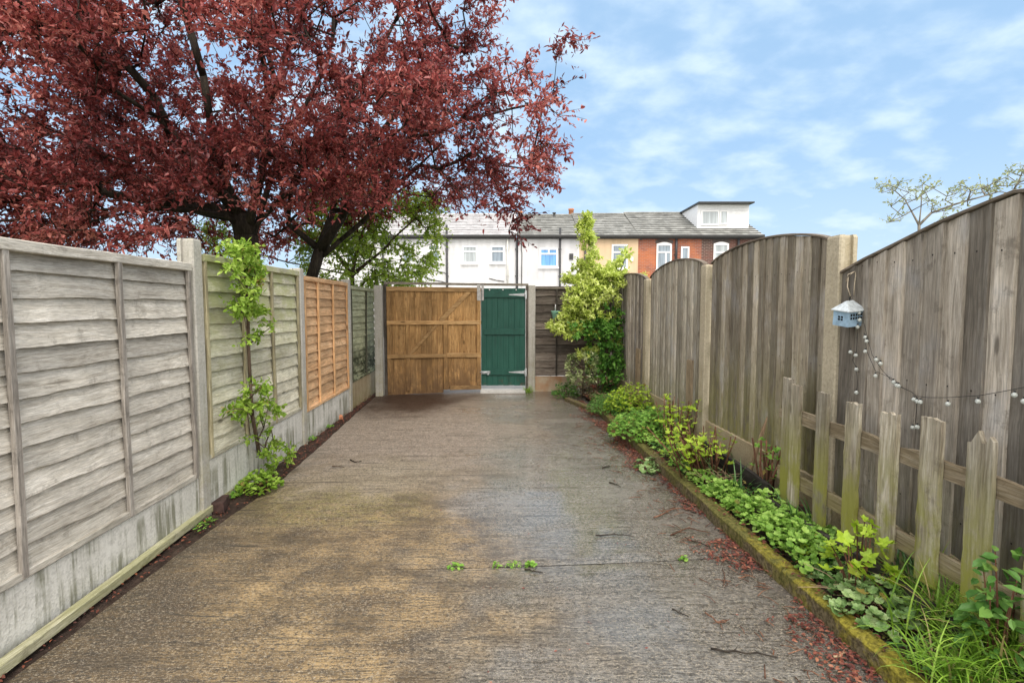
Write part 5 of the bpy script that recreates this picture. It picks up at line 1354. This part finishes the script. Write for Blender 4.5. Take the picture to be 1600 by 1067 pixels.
grass('grass_clump', 'second bright grass clump spilling over the front end of the kerb', 'grass clump', bedp(1505, 1075), 230, 0.28, 0.007, 0.06, 'grass', 1.2, (-0.2, 0), 0.48, 2, 0.26)
grass('grass_clump', 'upright green grass clump between the cranesbill and the pickets', 'grass clump', bedp(1468, 985), 130, 0.38, 0.0075, 0.05, 'grass', 0.6, (0, 0), 0.4, 3)
grass('strap_plant', 'dark green strap leaved bulb plant beside the grey green cranesbill', 'plant', bedp(1430, 930), 26, 0.36, 0.013, 0.04, 'strap', 0.7, (0, 0), 0.5, 4)
grass('strap_plant', 'grey green daffodil leaves by the bare cut canes', 'plant', bedp(1152, 775), 20, 0.32, 0.012, 0.05, 'strap', 0.6, (0, 0), 0.8, 5)
grass('strap_plant', 'thin daffodil leaves rising from the leaf carpet under the first pickets', 'plant', bedp(1262, 835), 18, 0.32, 0.012, 0.05, 'strap', 0.7, (0, 0), 0.75, 6)
grass('grass_tuft', 'bright grass tuft at the foot of the post right of the green door', 'grass tuft', (0.30, 9.06, 0.0), 60, 0.16, 0.009, 0.05, 'grass', 0.8, (0, -0.4), 0.75, 7)
# leafy bush at right edge
C('leafy_bush', 'broad leaved green bush at the right edge in front of the pickets', 'bush', Vector((1.80, 1.86, 0.12)), (0.13, 0.12), 0.55, 130, 0.068, OVAL, 'mid', 'cane', 10, 0.6, 0.22, 0.6, 0.004)
# dry twiggy stems beside the grass
def dry(label, base, n, L, seed, mat='straw'):
    rs = np.random.default_rng(seed); root = thing('dry_stems', label, 'dry stems', tuple(base)); m = MB()
    for i in range(n):
        a = rs.uniform(0, 6.28); b = rs.normal(0, 0.06, 2); l = L * rs.uniform(0.5, 1.2); z0 = rs.uniform(0.0, 0.06); dz = rs.uniform(-0.1, 0.5) * l
        m.tube([(b[0], b[1], z0), (b[0] + math.cos(a)*l*.5, b[1] + math.sin(a)*l*.5, z0 + dz*.6 + 0.01), (b[0] + math.cos(a)*l, b[1] + math.sin(a)*l, z0 + dz + 0.0)], [0.0022, 0.002, 0.0012], 4, rs.random())
    m.build('stalks', M[mat], root)
dry('straw coloured dry stems tangled in the grey green cranesbill', bedp(1340, 935), 34, 0.18, 2)
dry('dry branching stalks between the upright grass and the edging boards', bedp(1490, 960), 22, 0.26, 3)
dry('dry stalks under the lime leaved cane shrub', bedp(1120, 755), 18, 0.22, 4)
dry('thin dead stems at the far corner behind the feathery plant', bedp(940, 620), 22, 0.3, 5)
# sedum heads
root = thing('sedum', 'dead rust red sedum heads at the corner of the bed', 'plant', tuple(bedp(932, 618)))
m = MB(); st = MB()
for (dx, dy, h, r) in ((0.0, 0.0, 0.30, 0.055), (0.05, 0.08, 0.42, 0.06), (-0.07, -0.05, 0.2, 0.07), (0.12, 0.03, 0.24, 0.05)):
    st.tube([(dx*0.5, dy*0.5, 0), (dx, dy, h)], 0.005, 5, 0.3); n = 60
    a = RNG.uniform(0, 6.28, n); rr = r*np.sqrt(RNG.random(n)); m.scatter(OVAL, np.stack([dx+rr*np.cos(a), dy+rr*np.sin(a), h - 4*rr*rr + RNG.uniform(-.02,.01,n)], 1), rand_dirs(n), rand_dirs(n, 2), 0.022, RNG.uniform(0.2, 0.9, n))
m.build('flower_heads', M['rust'], root); st.build('stem', M['cane'], root)

# left side plants
C('cranesbill', 'lime green cranesbill at the foot of the slim left shrub', 'plant', ground(405, 765) , (0.17, 0.20), 0.17, 300, 0.043, ROUND, 'privet', 'cane', 10, 0.45, 0.2, 0.7)
C('weed', 'small weed between the mossy lath and the driveway', 'weed', ground(322, 822), (0.05, 0.10), 0.05, 50, 0.03, OVAL, 'fresh', 'cane', 0, 0.35, 0.2, 0.7)
C('weed', 'small weed beside the broken brick', 'weed', ground(368, 775), (0.05, 0.07), 0.05, 40, 0.035, OVAL, 'fresh', 'cane', 0, 0.5, 0.2, 0.7)
C('weed', 'tiny weed at the foot of the post left of the orange panel', 'weed', ground(486, 688), (0.05, 0.06), 0.06, 40, 0.035, OVAL, 'fresh', 'cane', 0, 0.5, 0.2, 0.7)
C('weed', 'tiny weed under the orange panel', 'weed', ground(516, 668), (0.04, 0.06), 0.05, 34, 0.035, OVAL, 'fresh', 'cane', 0, 0.4, 0.2, 0.7)
# weeds in the driveway joint
for px, n, r, lab, t in ((713, 34, 0.05, 'low weed at the left end of the driveway joint', OVAL), (775, 18, 0.03, 'small weed left of the tallest weed in the driveway joint', OVAL), (803, 46, 0.045, 'tallest grassy weed in the driveway joint', NARROW), (828, 30, 0.035, 'round leaved weed right of the tallest weed in the joint', ROUND), (1075, 16, 0.025, 'little weed at the right end of the driveway joint by the leaf litter', ROUND)):
    q = ground(px, 884); C('weed', lab, 'weed', (q.x, joint_y(q.x), -0.004), (r, r*0.5), 0.035 if t is not NARROW else 0.05, n, 0.026, t, 'fresh', 'cane', 0, 0.65, 0.18, 0.7, 0.002, 'weeds in the driveway joint')

# ================================================================== LITTER
m = MB(); PP=[];HH=[];NN=[];SS=[];TT=[]
def lit(x, y, s):
    a = RNG.uniform(0, 6.28); PP.append((x, y, 0.008 + RNG.uniform(0, 0.012))); HH.append((math.cos(a), math.sin(a), RNG.normal(0, 0.15))); NN.append((RNG.normal(0, .25), RNG.normal(0, .25), 1)); SS.append(s * RNG.uniform(0.5, 1.3)); TT.append(np.clip(RNG.normal(0.45, 0.25), 0, 1))
cnt = 0
while cnt < 4000:
    y = RNG.uniform(1.6, 8.2); d = abs(RNG.normal(0, 1)) * 0.15
    if mnoise.noise(Vector((d * 4, y * 2.4, 0))) + 0.35 * mnoise.noise(Vector((d * 9, y * 8, 3))) < d * 2.0 - 0.22: continue
    lit(kerb_x(y) - 0.008 - d, y, 0.022); cnt += 1
for _ in range(500):
    y = RNG.uniform(1.8, 8.5); x = RNG.uniform(-1.5, 1.3)
    if RNG.random() < ((x + 1.8) / 3.2) ** 2: lit(x, y, 0.014)
for _ in range(500):
    y = RNG.uniform(4.2, 8.8); lit(drive_lx(y) - abs(RNG.normal(0, 0.09)), y, 0.02)
m.scatter(OVAL, PP, HH, NN, SS, TT)
tag(m.build('leaf_litter', M['litter']), 'dark red fallen leaf litter along the kerb', 'leaf litter', None, 'stuff')
# litter of short red brown stalks
m = MB()
for _ in range(330):
    y = RNG.uniform(1.9, 7.2); d = abs(RNG.normal(0, 0.22)); x = kerb_x(y) - 0.02 - d; a = RNG.uniform(0, 6.28); l = RNG.uniform(0.03, 0.11)
    m.tube([(x, y, 0.009), (x + math.cos(a)*l*.5 + RNG.normal(0, .006), y + math.sin(a)*l*.5, 0.014), (x + math.cos(a)*l, y + math.sin(a)*l, 0.008)], [0.0028, 0.0024, 0.0016], 4, RNG.random())
tag(m.build('stalk_litter', M['cane']), 'thin red brown stalks scattered along the kerb', 'leaf litter', None, 'stuff')
# individual twigs lying on the drive
def twig(label, pix, r, mat='bark_brown'):
    P_ = [ground(*p) for p in pix]; o0 = P_[0]; m = MB(); pts = []
    for i in range(len(P_) - 1):
        for k in range(4):
            q = P_[i].lerp(P_[i+1], k / 4); pts.append((q.x - o0.x + RNG.normal(0, 0.004), q.y - o0.y + RNG.normal(0, 0.004), 0.010 + RNG.uniform(0, 0.006)))
    pts.append((P_[-1].x - o0.x, P_[-1].y - o0.y, 0.009))
    m.tube(pts, list(np.linspace(r, r * 0.5, len(pts))), 6, RNG.random())
    j = len(pts) // 2; b = pts[j]; m.tube([b, (b[0] + 0.03, b[1] + 0.03, 0.014)], [r * 0.5, r * 0.25], 5)
    o = m.build('twig', M[mat]); o.location = (o0.x, o0.y, 0); tag(o, label, 'twig', 'twigs lying on the driveway')
twig('long black twig in the middle right of the driveway beyond the joint', [(930, 839), (960, 837), (990, 840)], 0.005, 'bark')
twig('short dark twig below the weeds of the joint', [(820, 893), (848, 897)], 0.005, 'bark')
twig('long dark twig at the bottom right of the driveway', [(1108, 1016), (1150, 1022), (1215, 1030)], 0.005, 'bark')
twig('short dark twig right of the puddle below the joint', [(1050, 955), (1076, 966)], 0.004, 'bark')
twig('forked red twig near the kerb bottom', [(1103, 960), (1122, 978), (1140, 970)], 0.004, 'cane')
twig('slanting red brown twig touching the red litter beyond the joint', [(1022, 812), (1050, 798), (1085, 793)], 0.005, 'cane')
twig('crooked red brown twig nearest the thick litter by the kerb', [(1048, 838), (1075, 828), (1110, 834)], 0.005, 'cane')
twig('straight dark twig pointing at the kerb above the joint', [(1070, 842), (1110, 858)], 0.004, 'bark')
twig('stubby dark twig in the middle distance left of the kerb', [(941, 733), (953, 730)], 0.008, 'bark')
twig('small curved twig in the middle distance', [(953, 756), (970, 762)], 0.006, 'bark')
twig('small curved twig on the left half of the driveway', [(548, 720), (556, 724), (565, 721)], 0.006, 'bark')
twig('faint straight twig on the left half of the driveway', [(518, 730), (538, 731)], 0.005, 'bark_brown')
twig('pale split twig lying on the red litter near the front kerb', [(1302, 1030), (1322, 1022)], 0.005, 'straw')
q = ground(1004, 704); rough_block('plastic_scrap', 'small crumpled white plastic scrap by the kerb', 'litter', (q.x, q.y, 0.004), (0.06, 0.05, 0.025), 0.5, M['white_scrap'], 8)
q = ground(990, 690)

# ================================================================== LANTERN + LIGHTS
lc = Vector((1.905, 3.03, 0)); top = atY(1332, 466, 3.03); lc.x = atY(1325, 490, 3.03).x; lz = atY(1325, 508, 3.03).z
lan = thing('house_lantern', 'pale blue tin house shaped lantern hanging beside the thick concrete post', 'lantern', (lc.x, lc.y, lz), math.radians(-38))
lan.rotation_euler = (math.radians(5), math.radians(7), math.radians(-73))
m = MB(); W, D, Hh = 0.100, 0.110, 0.090; m.box((-W/2, -D/2, 0), (W/2, D/2, Hh)); m.build('body', M['lantern'], lan)
m = MB(); e = 0.010; z0 = Hh + 0.001
v = [(-W/2-e,-D/2-e,z0),(W/2+e,-D/2-e,z0),(W/2+e,D/2+e,z0),(-W/2-e,D/2+e,z0),(0,-D/2+0.03,z0+0.052),(0,D/2-0.03,z0+0.052),(-W/2-e,-D/2-e,z0-0.005),(W/2+e,-D/2-e,z0-0.005),(W/2+e,D/2+e,z0-0.005),(-W/2-e,D/2+e,z0-0.005)]
m.add(v, [[0,1,4],[1,2,5,4],[2,3,5],[3,0,4,5],[6,7,1,0],[7,8,2,1],[8,9,3,2],[9,6,0,3],[9,8,7,6]]); m.build('roof', M['lantern_roof'], lan)
m = MB()
for s in (-1, 1):
    for i in range(2):
        for j in range(2):
            m.box((-0.016 + i*0.018, s*(D/2+0.0012)-0.001, 0.034 + j*0.014), (-0.004 + i*0.018, s*(D/2+0.0012)+0.001, 0.044 + j*0.014))
    for i in range(5):
        for j in range(2):
            m.box((s*(W/2+0.0012)-0.001, -0.042 + i*0.018, 0.042 + j*0.019), (s*(W/2+0.0012)+0.001, -0.031 + i*0.018, 0.055 + j*0.019))
m.build('window_cutouts', M['hole'], lan)
m = MB(); m.tube([(0, 0, z0+0.05), (0, 0.004, z0+0.07), (0.006, 0.0, z0+0.078), (0.0, -0.006, z0+0.07), (0, 0, z0+0.055)], 0.0025, 6); m.build('hook', M['cable'], lan)
tz = lz + Hh + 0.07
fx = onp(1336, 424, RA - 0.04, RB)
m = MB()
def wp(px, py, dx=-0.06): return tuple(atY(px, py, 3.05))
m.tube([wp(1330, 466), wp(1324, 448), wp(1325, 434), wp(1332, 426), tuple(fx)], 0.0028, 6)
m.tube([wp(1334, 462), wp(1335, 445), wp(1337, 430), tuple(fx)], 0.0028, 6)
m.tube([wp(1322, 440), wp(1325, 429), wp(1336, 424), (fx.x, fx.y, fx.z)], 0.0022, 6)
tag(m.build('hanging_string', M['string']), 'looped cream string holding the blue lantern', 'string')

sl = thing('string_lights', 'black string of clear round bulbs draped on the near board panel', 'string lights', (0, 0, 0))
def fp(px, py, off=0.058): return onp(px, py, RA - off, RB)
m = MB()
for path in ([(1338, 505), (1350, 505), (1356, 530), (1363, 555), (1378, 578), (1394, 595), (1408, 605), (1424, 612)],
             [(1350, 520), (1355, 550), (1368, 580), (1392, 590), (1405, 603), (1424, 612), (1432, 619), (1450, 621), (1480, 621), (1530, 618), (1570, 611), (1620, 601)],
             [(1340, 520), (1338, 550), (1332, 562), (1338, 575), (1340, 600), (1338, 612)], [(1432, 619), (1432, 640), (1430, 662)]):
    m.tube([tuple(fp(*q)) for q in path], 0.0014, 5)
m.build('cable', M['cable'], sl)
for (px, py) in [(1329,550),(1337,555),(1338,577),(1338,613),(1352,527),(1354,533),(1352,549),(1369,562),(1376,568),(1368,587),(1396,597),(1401,602),(1404,603),(1428,624),(1433,627),(1438,628),(1481,631),(1528,627),(1585,617),(1426,668),(1433,667),(1342,489),(1343,500),(1340,511),(1600,627)]:
    c = fp(px, py, 0.062); r = 0.0108
    m = MB(); m.lathe([(0.0, -r), (r*0.5, -r*0.86), (r*0.87, -r*0.5), (r, 0), (r*0.87, r*0.5), (r*0.5, r*0.86), (r*0.3, r)], 12, tuple(c))
    b = m.build('bulb', M['bulb'], sl)
    m = MB(); m.tube([(c.x, c.y, c.z + r*0.9), (c.x, c.y, c.z + r*1.7)], 0.0038, 6); m.build('cap', M['cable'], b)

# ================================================================== LIGHT, SKY, CAMERA
w = bpy.data.worlds.new('World'); scene.world = w; w.use_nodes = True
nt = w.node_tree; nt.nodes.clear()
class WN(NT):
    def __init__(s, t): s.t = t
W_ = WN(nt)
SUN_AZ = math.radians(164); SUN_EL = math.radians(52)       # azimuth clockwise from +Y
sky = W_.node('ShaderNodeTexSky', sky_type='NISHITA', sun_disc=False, sun_elevation=SUN_EL, sun_rotation=SUN_AZ, altitude=50, air_density=1.0, dust_density=1.5, ozone_density=2.0)
gen = W_.co('Generated')
xyz = W_.sep(gen)
den = W_.mth('ADD', W_.mth('MAXIMUM', xyz[2], 0.0), 0.42)
pl = W_.comb(W_.mth('DIVIDE', xyz[0], den), W_.mth('DIVIDE', xyz[1], den), W_.mth('DIVIDE', xyz[2], den))
mp = W_.node('ShaderNodeMapping', {'Vector': pl, 'Rotation': (0, math.radians(48), 0), 'Scale': (2.2, 2.6, 4.2), 'Location': (1.3, 0.4, 2.2)}).outputs[0]
c1 = W_.noise(mp, 3.1, 7, 0.52, 0.1); c2 = W_.noise(mp, 0.7, 3, 0.5)
cm = W_.ss(W_.mth('ADD', W_.mth('MULTIPLY', c1, 0.7), W_.mth('MULTIPLY', c2, 0.3)), 0.40, 0.71)
hz_ = W_.ss(xyz[2], 0.30, 0.0)
cm = W_.mth('MAXIMUM', W_.mth('MULTIPLY', cm, 0.85), W_.mth('MULTIPLY', hz_, 0.5))
blue = W_.node('ShaderNodeMix', {0: 0.72, 6: sky.outputs[0], 7: (4.1, 6.4, 9.2)}, data_type='RGBA').outputs[2]
col = W_.mix(cm, blue, (6.9, 8.3, 9.6))
# unseen white cloud added overhead and behind the viewer to neutralise the ambient light
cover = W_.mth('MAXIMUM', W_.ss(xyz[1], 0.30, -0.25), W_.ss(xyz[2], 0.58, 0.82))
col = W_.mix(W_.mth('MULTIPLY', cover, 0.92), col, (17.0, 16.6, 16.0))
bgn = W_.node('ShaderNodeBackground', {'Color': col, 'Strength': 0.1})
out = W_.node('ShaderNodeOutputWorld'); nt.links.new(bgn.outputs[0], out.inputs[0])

sd = bpy.data.lights.new('sun', 'SUN'); sd.energy = 2.5; sd.angle = math.radians(40); sd.color = (1.0, 0.93, 0.83)
so = bpy.data.objects.new('sun', sd); COL.objects.link(so)
dirv = Vector((math.sin(SUN_AZ) * math.cos(SUN_EL), math.cos(SUN_AZ) * math.cos(SUN_EL), math.sin(SUN_EL)))
so.rotation_euler = dirv.to_track_quat('Z', 'Y').to_euler(); so.location = (3, -6, 12)

cd = bpy.data.cameras.new('camera'); cam = bpy.data.objects.new('camera', cd); COL.objects.link(cam)
cam.location = (0, 0, CH); cam.rotation_euler = (math.pi / 2 - TH, 0, 0)
cd.sensor_width = 36; cd.lens = 36 * F / 1600; cd.clip_end = 2000; cd.clip_start = 0.05
scene.camera = cam
vs = scene.view_settings; vs.view_transform = 'Standard'; vs.look = 'None'; vs.exposure = 0.33; vs.gamma = 1.0
scene.cycles.use_denoising = True
scene.cycles.max_bounces = 6
